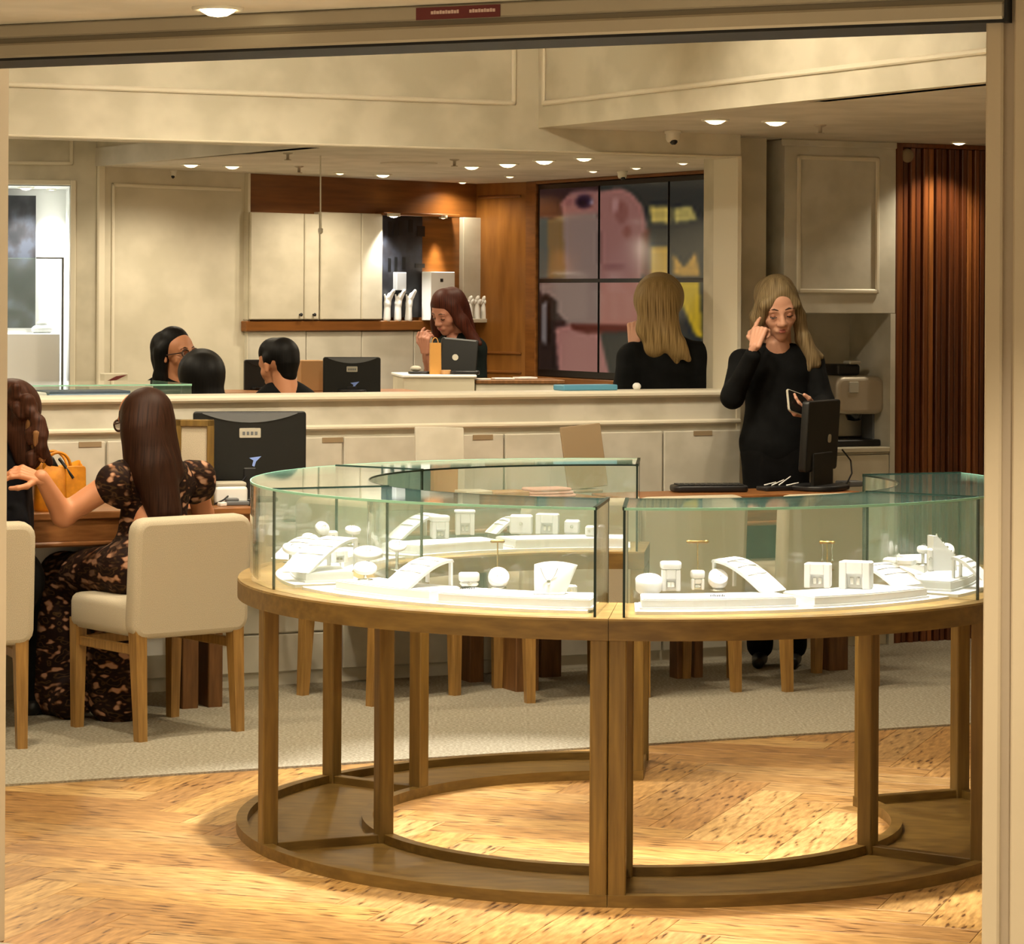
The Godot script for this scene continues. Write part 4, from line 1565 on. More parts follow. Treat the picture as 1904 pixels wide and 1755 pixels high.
# block with a recessed window in its front
func block(p: Vector3, w: float, h: float, d: float, ya: float, label: String, window := true, cap := 0.0) -> void:
	var t := thing("display_block", label, "jewellery display", p, "white display stands in the glass cases")
	var bs := yaw(ya)
	var m := MB.new()
	if window:
		m.span(p, bs, Vector3(-w / 2, 0, -d / 2), Vector3(w / 2, h, d / 2 - 0.012), 0.004)
		m.span(p, bs, Vector3(-w / 2, 0, d / 2 - 0.012), Vector3(-w * 0.26, h, d / 2), 0.002)
		m.span(p, bs, Vector3(w * 0.26, 0, d / 2 - 0.012), Vector3(w / 2, h, d / 2), 0.002)
		m.span(p, bs, Vector3(-w * 0.26, h * 0.55, d / 2 - 0.012), Vector3(w * 0.26, h, d / 2), 0.002)
	else:
		m.span(p, bs, Vector3(-w / 2, 0, -d / 2), Vector3(w / 2, h, d / 2), 0.005)
	part("block", m, M.display_white, t)
	if cap > 0:
		m = MB.new()
		m.slab(p + Vector3(0, h + cap / 2, 0), bs * Basis(Vector3.RIGHT, PI / 2), w * 1.12, d * 1.1, cap, 0.01, 0.006)
		part("cushion", m, M.display_white, t)
	m = MB.new()
	if window:
		for k in [-1, 1]:
			m.span(p, bs, Vector3(k * w * 0.1 - 0.005, h * 0.16, d / 2 - 0.012), Vector3(k * w * 0.1 + 0.005, h * 0.42, d / 2 - 0.008), 0.001)
	else:
		m.lathe([Vector2(0.0055, 0.001), Vector2(0.0055, -0.001), Vector2(0.004, -0.001), Vector2(0.004, 0.001), Vector2(0.0055, 0.001)], p + bs * Vector3(0, h * 0.55, d / 2 + 0.001), 14, bs * Basis(Vector3.RIGHT, PI / 2))
	part("jewel", m, M.silver, t)


# thin metal T for necklaces or earrings
func tee(p: Vector3, h: float, w: float, label: String, drops := 0) -> void:
	var t := thing("necklace_stand", label, "jewellery display", p, "slim metal stands in the glass cases")
	var m := MB.new()
	m.tube([p, p + Vector3(0, h, 0)], [0.0022], 7)
	m.lathe([Vector2(0, 0.004), Vector2(0.018, 0.003), Vector2(0.02, 0)], p, 16)
	part("post", m, M.brass, t)
	m = MB.new()
	m.tube([p + Vector3(-w / 2, h, 0), p + Vector3(-w * 0.4, h, 0), p + Vector3(w * 0.4, h, 0), p + Vector3(w / 2, h, 0)], [0.002, 0.004, 0.004, 0.002], 7)
	for s in [-1, 1]:
		m.ball(p + Vector3(s * w * 0.44, h, 0), Vector3(0.008, 0.005, 0.005), 8)
	part("bar", m, M.brass, t)
	if drops:
		for s in [-1, 1]:
			m = MB.new()
			m.tube([p + Vector3(s * w * 0.42, h, 0), p + Vector3(s * w * 0.36, h - 0.02, 0), p + Vector3(s * w * 0.4, h - 0.05, 0)], [0.0016, 0.0012, 0.0012], 6)
			m.ball(p + Vector3(s * w * 0.4, h - 0.053, 0), Vector3(0.004, 0.006, 0.004), 8)
			part("earring", m, M.silver, t)


# curved bust panel, wider at the top, hollow towards the front right
func bust(p: Vector3, w: float, h: float, ya: float, label: String) -> void:
	var t := thing("necklace_bust", label, "jewellery display", p, "white display stands in the glass cases")
	var bs := yaw(ya)
	var m := MB.new()
	var rings := []
	for i in 9:
		var s := i / 8.0
		var ww := w * lerpf(0.72, 1.0, s)
		var lean := -0.03 * s * s
		var ring := []
		for k in 17:
			var u := k / 16.0 * 2.0 - 1.0
			ring.append(p + bs * Vector3(u * ww / 2 + 0.012 * s, s * h - 0.012 * s * u * u, lean - 0.035 * u * u))
		for k in range(16, -1, -1):
			var u := k / 16.0 * 2.0 - 1.0
			ring.append(p + bs * Vector3(u * ww / 2 + 0.012 * s, s * h - 0.012 * s * u * u, lean - 0.035 * u * u - 0.006))
		rings.append(ring)
	m.loft(rings, true, true, 1)
	part("panel", m, M.display_white, t)
	m = MB.new()
	m.span(p, bs, Vector3(-w * 0.36, 0, -0.04), Vector3(w * 0.36, 0.006, 0.0), 0.002)
	part("foot", m, M.display_white, t)
	m = MB.new()
	var ch := []
	for i in 11:
		var u := i / 10.0 * 2.0 - 1.0
		ch.append(p + bs * Vector3(u * w * 0.2, h * (0.42 + 0.4 * u * u), 0.002 - 0.018 * (0.42 + 0.4 * u * u) ))
	m.tube(ch, [0.0012], 5)
	m.ball(p + bs * Vector3(0, h * 0.39, -0.002), Vector3(0.005, 0.007, 0.003), 8)
	part("necklace", m, M.silver, t)


func lettering(p: Vector3, bs: Basis, w: float, h: float, called: String, label: String) -> void:
	# a line of raised lettering too small to read, as strokes
	var m := MB.new()
	var x := -w / 2
	var i := 0
	while x < w / 2:
		var lw: float = [0.0035, 0.0022, 0.003, 0.0026, 0.004][i % 5]
		var hh: float = h * [0.8, 1.0, 0.7, 0.9, 0.75][(i * 3) % 5]
		m.span(p, bs, Vector3(x, 0, 0), Vector3(x + lw, hh, 0.0015))
		x += lw + 0.0014
		i += 1
	var o := solo(called, m, M.ink, label, "lettering", "dark brand lettering on the white trays")
	o.set_meta("kind", "stuff")


func jewellery() -> void:
	var D := TOP + 0.008
	var T := TOP + 0.036
	# trays: front left, left, back left, front right, right
	tray(0.86, 1.0, 125, 147, "left one of two white trays in the front left glass case")
	tray(0.86, 1.02, 98.5, 122.5, "right one of two white trays in the front left glass case")
	tray(0.86, 1.0, 159, 183, "front one of the white trays in the left glass case")
	tray(0.86, 1.0, 187, 209, "rear one of the white trays in the left glass case")
	tray(0.84, 1.0, 220, 243, "left one of two white trays in the back glass case")
	tray(0.84, 1.0, 246, 271, "right one of two white trays in the back glass case")
	tray(0.86, 1.0, 67, 91, "left one of two white trays in the front right glass case")
	tray(0.86, 1.02, 41, 64.5, "right one of two white trays in the front right glass case")
	tray(0.86, 1.0, 4, 31, "front one of the white trays in the right glass case")
	tray(0.86, 1.0, -21, 1, "rear one of the white trays in the right glass case")
	var P := func(x: float, y: float, h: float) -> Vector3: return on(x, y, h)
	# front left case
	ramp(P.call(776, 1088, T), 0.15, 0.07, 0.12, 0.65, "large white wave-shaped bracelet ramp in the front left case")
	pad(P.call(679, 1078, T), 0.065, 0.05, 0.032, 0.55, 0.2, "lower one of two slanted oval pads stacked in the front left case")
	pad(P.call(684, 1062, T), 0.085, 0.06, 0.052, 0.5, 0.2, "upper wide slanted oval pad in the front left case", 0.014)
	pad(P.call(738, 1060, T), 0.056, 0.045, 0.07, 0.7, 0.3, "thin oval pad raised behind the wave-shaped ramp", 0.008)
	block(P.call(872, 1089, T), 0.05, 0.012, 0.03, 0.1, "low white cushion block beside the round pad in the front left case", false, 0.024)
	pad(P.call(927, 1093, T), 0.056, 0.056, 0.028, 0.95, 0.2, "round white pad tipped forward in the middle of the front left case", 0.022)
	tee(P.call(925, 1062, T), 0.085, 0.03, "slim brass post behind the round pad in the front left case")
	bust(P.call(1020, 1106, T), 0.115, 0.085, -0.12, "curved white necklace bust at the right end of the front left case")
	block(P.call(1061, 1108, D + 0.006), 0.032, 0.03, 0.022, -0.4, "small white wedge block beside the curved necklace bust", false)
	lettering(P.call(871, 1095, T), yaw(0.15), 0.034, 0.006, "tray_lettering", "tiny dark lettering on the right tray of the front left case")
	# left case
	ramp(P.call(592, 1058, T), 0.22, 0.085, 0.11, 0.95, "long white bracelet ramp in the left case")
	ramp(P.call(555, 1036, T), 0.15, 0.055, 0.09, 1.0, "short white ramp behind the long ramp in the left case")
	pad(P.call(540, 1046, T), 0.055, 0.045, 0.04, 0.6, 0.9, "slanted oval pad at the left end of the left case")
	pad(P.call(577, 1030, T), 0.06, 0.05, 0.045, 0.6, 0.8, "slanted oval pad in the middle of the left case")
	pad(P.call(599, 1018, T), 0.05, 0.045, 0.06, 1.0, 0.7, "upright round pad at the back of the left case")
	pad(P.call(656, 1012, T), 0.05, 0.05, 0.045, 0.3, 0.4, "flat round pad at the right of the left case")
	block(P.call(628, 1045, T), 0.05, 0.035, 0.04, 0.5, "small white block with a window in the left case")
	block(P.call(617, 1010, T), 0.034, 0.04, 0.03, 0.4, "narrow white block at the far end of the left case", false)
	# back case
	ramp(P.call(768, 999, T), 0.15, 0.075, 0.09, 0.6, "white wave-shaped ramp at the left end of the back case")
	block(P.call(817, 1001, T), 0.055, 0.055, 0.045, 0.25, "white block with a rounded cushion beside the ramp in the back case", true, 0.02)
	block(P.call(864, 994, T), 0.062, 0.07, 0.035, 0.1, "tall white block holding a watch in the back case", true, 0.012)
	ramp(P.call(934, 990, T), 0.09, 0.05, 0.08, 0.5, "small curved ramp in the middle of the back case")
	block(P.call(969, 992, T), 0.075, 0.062, 0.05, -0.05, "white block with two earrings in the back case", false)
	block(P.call(1018, 992, T), 0.075, 0.066, 0.055, -0.1, "plain wide white block in the back case")
	block(P.call(1064, 992, T), 0.05, 0.045, 0.045, -0.1, "smaller plain white block in the back case", false)
	block(P.call(1097, 997, T), 0.03, 0.035, 0.03, -0.15, "short narrow block at the right end of the back case", false)
	block(P.call(1118, 999, T), 0.02, 0.04, 0.03, -0.2, "thin white block seen between the two front glass cases", false)
	# front right case
	pad(P.call(1206, 1100, T), 0.07, 0.07, 0.02, 0.3, -0.1, "large round white cushion at the left end of the front right case", 0.036)
	block(P.call(1247, 1098, T), 0.05, 0.058, 0.04, 0.0, "white block with a recessed window and a cushion top in the front right case", true, 0.02)
	block(P.call(1297, 1096, T), 0.034, 0.03, 0.026, 0.05, "low stand with a flat round cushion in the front right case", true, 0.022)
	tee(P.call(1297, 1070, T), 0.095, 0.056, "slim brass T-shaped necklace stand in the front right case")
	pad(P.call(1335, 1097, T), 0.052, 0.056, 0.03, 0.75, 0.1, "round white pad tipped forward in the front right case", 0.024)
	ramp(P.call(1393, 1096, T), 0.16, 0.08, 0.12, -0.6, "large white wave-shaped ramp in the front right case", -1.0)
	lettering(P.call(1333, 1109, T), yaw(0.0), 0.036, 0.006, "tray_lettering", "tiny dark lettering on the left tray of the front right case")
	block(P.call(1521, 1092, T), 0.07, 0.066, 0.045, -0.25, "left one of two white arch blocks in the front right case", true)
	tee(P.call(1538, 1060, T), 0.08, 0.036, "slim stand with a pair of drop earrings in the front right case", 1)
	block(P.call(1592, 1094, T), 0.085, 0.074, 0.05, -0.35, "right one of two white arch blocks in the front right case", true)
	ramp(P.call(1655, 1084, T), 0.13, 0.05, 0.12, -0.8, "low white ramp at the right end of the front right case", -1.0)
	# right case
	wedge(P.call(1746, 1060, T), 0.055, 0.1, 0.3, "tall white triangular wedge in the right case")
	pad(P.call(1756, 1052, T), 0.06, 0.05, 0.045, 0.9, -0.4, "thick oval pad leaning on the triangular wedge")
	block(P.call(1729, 1062, T), 0.018, 0.066, 0.02, 0.0, "slim white post in front of the triangular wedge", false)
	pad(P.call(1716, 1050, T), 0.036, 0.03, 0.045, 0.4, 0.2, "little oval pad beside the slim white post")
	block(P.call(1672, 1050, T), 0.09, 0.02, 0.05, -0.4, "low white bench at the left end of the right case", false)
	ramp(P.call(1806, 1075, T), 0.09, 0.06, 0.07, -0.5, "white ramp at the right end of the right case next to the jamb", -1.0)


func wedge(p: Vector3, w: float, h: float, ya: float, label: String) -> void:
	var t := thing("display_wedge", label, "jewellery display", p, "white display stands in the glass cases")
	var m := MB.new()
	m.prism(rip([Vector2(-w / 2, 0), Vector2(w / 2 + 0.02, 0), Vector2(w / 2 + 0.015, h * 0.4), Vector2(-w / 2 + 0.012, h), Vector2(-w / 2, h)]), p, yaw(ya), -0.02, 0.02)
	part("body", m, M.display_white, t)
	m = MB.new()
	for i in 6:
		var s := i / 5.0
		m.ball(p + yaw(ya) * Vector3(lerpf(-w / 2 + 0.014, w / 2 + 0.015, s), lerpf(h, h * 0.42, s) + 0.002, 0.012), Vector3.ONE * 0.004, 6)
	part("jewel", m, M.silver, t)


func make_desk(label: String, s0: float, s1: float, off0: float, off1: float, panels: Array, slabs: Array) -> void:
	# a counter desk standing along the back wall; off is measured from the wall
	var o := Vector3(0, 0, -11.725)
	var bs := yaw(WA)
	var t := thing("sales_desk", label, "desk", o + bs * Vector3((s0 + s1) / 2, 0, (off0 + off1) / 2))
	var m := MB.new()
	m.span(o, bs, Vector3(s0, 0.732, off0), Vector3(s1, 0.76, off1), 0.004)
	part("desktop", m, M.desk_wood, t)
	m = MB.new()
	m.span(o, bs, Vector3(s0 + 0.01, 0.652, off0 + 0.01), Vector3(s1 - 0.01, 0.733, off1 - 0.012), 0.003)
	part("drawer_box", m, M.desk_wood, t)
	m = MB.new()
	m.span(o, bs, Vector3(s0 + 0.004, 0.634, off0 + 0.004), Vector3(s1 - 0.004, 0.653, off1 - 0.004), 0.006)
	part("edge_moulding", m, M.desk_wood, t)
	for p in panels:
		m = MB.new()
		m.span(o, bs, Vector3(p[0], p[2], off1 - 0.2), Vector3(p[1], 0.635, off1 - 0.18), 0.002)
		part("modesty_panel", m, M.white, t)
	for p in slabs:
		m = MB.new()
		m.span(o, bs, Vector3(p[0], 0, p[2]), Vector3(p[1], 0.64, p[3]), 0.004)
		part("pedestal", m, M.desk_dark, t)


func monitor(label: String, c: Vector3, ya: float, w: float, h: float, desk_y: float, stickers := true) -> Node3D:
	# seen from behind: casing, bulge, label plate, logo, neck and foot. +z of the frame is the back of the monitor
	var bs := yaw(ya)
	var t := thing("monitor", label, "monitor", Vector3(c.x, desk_y, c.z))
	var m := MB.new()
	m.slab(c, bs, w, h, 0.03, 0.012, 0.005)
	part("casing", m, M.black, t)
	m = MB.new()
	# a curved lip along the top of the back
	var pts := PackedVector2Array()
	for i in 13:
		var u := i / 12.0 * 2 - 1
		pts.append(Vector2(u * w * 0.42, h * 0.47 - (1 - u * u) * h * 0.13))
	pts.append(Vector2(w * 0.42, h * 0.48))
	pts.append(Vector2(-w * 0.42, h * 0.48))
	m.prism(pts, c, bs, 0.0145, 0.019)
	part("top_lip", m, M.grey_plastic if stickers else M.dark_plastic, t)
	m = MB.new()
	m.box(c + bs * Vector3(0, 0, -0.0155), Vector3(w * 0.94, h * 0.9, 0.002), bs)
	part("screen", m, M.black_gloss, t)
	m = MB.new()
	m.box(c + bs * Vector3(0, -h * 0.5 - 0.03, 0.012), Vector3(0.05, 0.16, 0.018), bs, 0.004)
	part("neck", m, M.dark_plastic, t)
	m = MB.new()
	m.slab(Vector3(c.x, desk_y + 0.008, c.z) + bs * Vector3(0, 0, 0.0), bs * Basis(Vector3.RIGHT, PI / 2), w * 0.5, 0.17, 0.014, 0.06, 0.005)
	part("foot", m, M.dark_plastic, t)
	if stickers:
		m = MB.new()
		m.slab(c + bs * Vector3(0.0, h * 0.19, 0.0155), bs, w * 0.19, h * 0.14, 0.004, 0.004, 0.001)
		part("label_plate", m, M.sticker, t)
		m = MB.new()
		for k in 4:
			m.box(c + bs * Vector3(-w * 0.055 + k * w * 0.036, h * 0.185, 0.0178), Vector3(w * 0.024, h * 0.05, 0.0006), bs)
		part("label_print", m, M.grey_plastic, t)
		m = MB.new()
		m.prism(rip([Vector2(-0.022, 0.008), Vector2(0.024, 0.014), Vector2(0.004, -0.006), Vector2(-0.002, -0.026), Vector2(-0.011, -0.022), Vector2(-0.006, -0.002)]), c + bs * Vector3(w * 0.045, -h * 0.2, 0), bs, 0.0145, 0.0165)
		part("logo", m, M.logo_blue, t)
	return t


func cable(pts: Array, r: float, label: String) -> void:
	var cv := Curve3D.new()
	for i in pts.size():
		var tn: Vector3 = (pts[mini(i + 1, pts.size() - 1)] - pts[maxi(i - 1, 0)]) / 5.0
		cv.add_point(pts[i], -tn, tn)
	var path := []
	for i in 25:
		path.append(cv.sample_baked(cv.get_baked_length() * i / 24.0))
	var m := MB.new()
	m.tube(path, [r], 7)
	solo("cable", m, M.dark_plastic, label, "cable")


func wpt(px: float, py: float, off: float) -> Vector3:
	# the point of the plane off metres in front of the back wall seen at a pixel
	var o := Vector3(0, 0, -11.725)
	var bs := yaw(WA)
	var q := w2(o, bs, px, py, off)
	return o + bs * Vector3(q.x, q.y, off)


func left_desk() -> void:
	var o := Vector3(0, 0, -11.725)
	var bs := yaw(WA)
	var dn := 0.58
	var P := func(px, off): return w2(o, bs, px, 950, off).x
	make_desk("wooden sales desk on the left behind the yellow handbag and the seated customers", P.call(-60, dn), P.call(476, dn), 0.06, dn,
		[[P.call(62, dn - 0.2), P.call(330, dn - 0.2), 0.2]], [[P.call(340, dn - 0.1), P.call(371, dn - 0.1), dn - 0.22, dn - 0.1], [P.call(389, dn - 0.1), P.call(416, dn - 0.1), dn - 0.22, dn - 0.1], [P.call(-40, dn - 0.1), P.call(-10, dn - 0.1), dn - 0.22, dn - 0.1]])
	var c := wpt(464, 829, 0.3)
	monitor("black monitor seen from behind on the left desk, with a label plate and blue logo", c, WA * 0.45, 0.432, 0.265, 0.76)
	# upright wood-framed panel
	var f0 := wpt(318, 952, 0.42)
	var fb := yaw(WA * 0.4 - 0.15)
	var w := 0.148
	var h: float = wpt(360, 780, 0.42).y - 0.76
	var cc := Vector3(wpt(361, 860, 0.42).x, 0.76 + h / 2, wpt(361, 860, 0.42).z)
	var t := thing("framed_panel", "upright cream panel in a light wooden frame beside the desk monitor", "panel", Vector3(cc.x, 0.76, cc.z))
	var m := MB.new()
	m.box(cc, Vector3(w - 0.02, h - 0.03, 0.012), fb)
	part("panel", m, M.upholstery, t)
	m = MB.new()
	for s in [-1, 1]:
		m.box(cc + fb * Vector3(s * (w / 2 - 0.013), 0, 0), Vector3(0.026, h, 0.03), fb, 0.003)
		m.box(cc + fb * Vector3(0, s * (h / 2 - 0.013), 0), Vector3(w, 0.026, 0.03), fb, 0.003)
	part("frame", m, M.oak_up, t)
	# white device, stapler-like grey tool and tag
	var q := wpt(426, 925, 0.4)
	t = thing("card_printer", "white desktop device with a grey top in front of the left monitor", "printer", Vector3(q.x, 0.76, q.z))
	m = MB.new()
	m.slab(Vector3(q.x, 0.795, q.z), yaw(0.25), 0.128, 0.07, 0.1, 0.015, 0.012)
	part("body", m, M.white, t)
	m = MB.new()
	m.slab(Vector3(q.x, 0.836, q.z) , yaw(0.25), 0.12, 0.018, 0.09, 0.008, 0.006)
	part("lid", m, M.sticker, t)
	q = wpt(436, 940, 0.47)
	m = MB.new()
	m.slab(Vector3(q.x + 0.01, 0.768, q.z), yaw(0.3), 0.09, 0.016, 0.035, 0.006, 0.004)
	m.slab(Vector3(q.x - 0.01, 0.781, q.z), yaw(0.3), 0.05, 0.012, 0.03, 0.005, 0.004)
	solo("tape_holder", m, M.grey_plastic, "small grey tool lying in front of the white desktop device", "tool")
	q = wpt(413, 944, 0.5)
	m = MB.new()
	m.box(Vector3(q.x, 0.7675, q.z), Vector3(0.03, 0.015, 0.025), yaw(0.7), 0.003)
	solo("price_tag", m, M.white, "small white tag at the front edge of the left desk", "tag")
	cable([wpt(458, 885, 0.32), wpt(440, 908, 0.4), wpt(415, 930, 0.47), Vector3(wpt(398, 936, 0.45).x, 0.764, wpt(398, 936, 0.45).z)], 0.003, "black cable running from the left monitor down to the desk")
	handbag()


func handbag() -> void:
	# open-topped yellow leather tote with two handles and a dark strap
	var o := wpt(106, 955, 0.5)
	var b := Vector3(o.x, 0.76, o.z - 0.02)
	var bs := yaw(0.35)
	var t := thing("handbag", "open yellow leather handbag standing on the left desk between the customers", "handbag", b)
	var m := MB.new()
	var rings := []
	var prof := [[0.0, 0.092, 0.05], [0.01, 0.097, 0.056], [0.06, 0.098, 0.055], [0.12, 0.094, 0.045], [0.165, 0.09, 0.036], [0.168, 0.087, 0.033], [0.12, 0.088, 0.038]]
	for p in prof:
		var ring := []
		for k in 28:
			var a := TAU * k / 28
			var sx := signf(cos(a)) * pow(absf(cos(a)), 0.5)
			var sz := signf(sin(a)) * pow(absf(sin(a)), 0.6)
			var crease: float = 1.0 - 0.1 * exp(-pow((absf(sz) - 0.15) * 5.0, 2.0)) * (1.0 if absf(sx) > 0.9 else 0.0)
			var tip: float = 0.014 * sin(a * 2.0 + 0.5) * p[0] / 0.17
			ring.append(b + bs * Vector3(sx * p[1] * crease, p[0] + tip, -sz * p[2]))
		rings.append(ring)
	m.loft(rings, true, true, 1)
	part("body", m, M.yellow_leather, t)
	for s in [-1, 1]:
		m = MB.new()
		var path := []
		for i in 13:
			var a := PI * i / 12
			path.append(b + bs * Vector3(-0.05 * cos(a) - 0.01, 0.15 + 0.065 * sin(a), s * 0.03 + s * 0.02 * sin(a)))
		m.tube(path, [0.0055], 8)
		part("handle", m, M.yellow_leather, t)
	m = MB.new()
	m.slab(b + bs * Vector3(0.055, 0.1, 0.052), bs * Basis(Vector3.RIGHT, -0.1), 0.075, 0.13, 0.008, 0.012, 0.003)
	part("front_pocket", m, M.yellow_leather, t)
	m = MB.new()
	m.slab(b + bs * Vector3(-0.03, 0.165, 0.0), bs * Basis(Vector3.BACK, 0.5), 0.05, 0.06, 0.03, 0.012, 0.01)
	m.tube([b + bs * Vector3(0.0, 0.19, 0.02), b + bs * Vector3(0.02, 0.16, 0.045), b + bs * Vector3(0.045, 0.12, 0.052)], [0.006], 6)
	part("dark_strap", m, M.black, t)


func counter_mirror(label: String, px0: float, px1: float, py0: float, py1: float, mt: Material, lean: float) -> void:
	# tilting counter mirror seen from behind
	var off := 0.3
	var a := wpt(px0, py1, off)
	var b := wpt(px1, py1, off)
	var top: float = wpt((px0 + px1) / 2, py0, off).y
	var w := a.distance_to(b)
	var h := top - 0.775
	var c := (a + b) / 2
	c.y = 0.775 + h / 2
	var bs := frame_of(Vector3(a.x, 0, a.z), Vector3(b.x, 0, b.z)) * Basis(Vector3.BACK, lean) * Basis(Vector3.RIGHT, -0.12)
	var t := thing("counter_mirror", label, "mirror", Vector3(c.x, 0.76, c.z))
	var m := MB.new()
	m.slab(c, bs, w, h, 0.014, 0.006, 0.003)
	part("back_board", m, mt, t)
	m = MB.new()
	m.box(c + bs * Vector3(0, 0, -0.008), Vector3(w - 0.012, h - 0.012, 0.003), bs)
	part("mirror_glass", m, M.mirror, t)
	m = MB.new()
	m.box(Vector3(c.x, 0.766, c.z), Vector3(w * 0.7, 0.012, 0.1), yaw(WA), 0.003)
	m.box(Vector3(c.x, 0.785, c.z), Vector3(0.03, 0.04, 0.02), yaw(WA), 0.003)
	part("foot", m, mt, t)


func desk_box(called: String, px0: float, px1: float, off: float, h: float, d: float, mt: Material, label: String, cat: String, rise := 0.0, bevel := 0.003) -> MeshInstance3D:
	var o := Vector3(0, 0, -11.725)
	var bs := yaw(WA)
	var s0 := w2(o, bs, px0, 930, off).x
	var s1 := w2(o, bs, px1, 930, off).x
	var m := MB.new()
	m.span(o, bs, Vector3(s0, 0.76 + rise, off - d), Vector3(s1, 0.76 + rise + h, off), bevel)
	return solo(called, m, mt, label, cat)


func centre_desk() -> void:
	var o := Vector3(0, 0, -11.725)
	var bs := yaw(WA)
	var dn := 0.62
	var P := func(px, off): return w2(o, bs, px, 930, off).x
	make_desk("wooden sales desk behind the back glass case, with two counter mirrors on it", P.call(712, dn), P.call(1128, dn), 0.06, dn,
		[[P.call(905, dn - 0.2), P.call(940, dn - 0.2), 0.25]], [[P.call(868, 0.2), P.call(894, 0.2), 0.1, 0.24], [P.call(953, dn - 0.1), P.call(996, dn - 0.1), dn - 0.2, dn - 0.06], [P.call(1004, 0.2), P.call(1042, 0.2), 0.1, 0.22]])
	counter_mirror("pale counter mirror seen from behind at the left of the centre desk", 772, 862, 794, 930, M.cream_cool, -0.03)
	counter_mirror("tan counter mirror leaning to the left at the right of the centre desk", 1048, 1122, 790, 930, M.tan_board, 0.09)
	desk_box("display_tablet", 722, 801, 0.5, 0.13, 0.012, M.navy_glass, "dark blue-grey upright panel at the left end of the centre desk", "panel")
	desk_box("copper_box", 806, 852, 0.45, 0.13, 0.05, M.kraft, "upright copper-brown box next to the dark panel on the centre desk", "box")
	desk_box("cream_box", 867, 916, 0.56, 0.035, 0.12, M.cream, "low cream box on the centre desk", "box")
	desk_box("kraft_box", 918, 985, 0.57, 0.03, 0.12, M.kraft, "low brown box beside the cream box on the centre desk", "box")
	var q := w2(o, bs, 1032, 935, 0.56)
	var t := thing("folded_cloth", "folded pink cloth on the centre desk beside the brown box", "cloth", o + bs * Vector3(q.x, 0.76, 0.5))
	var m := MB.new()
	for k in 3:
		m.slab(o + bs * Vector3(q.x - 0.004 * k, 0.767 + 0.012 * k, 0.5), bs * Basis(Vector3.RIGHT, PI / 2), 0.2 - 0.012 * k, 0.12, 0.013, 0.02, 0.006)
	part("folds", m, M.pink_cloth, t)


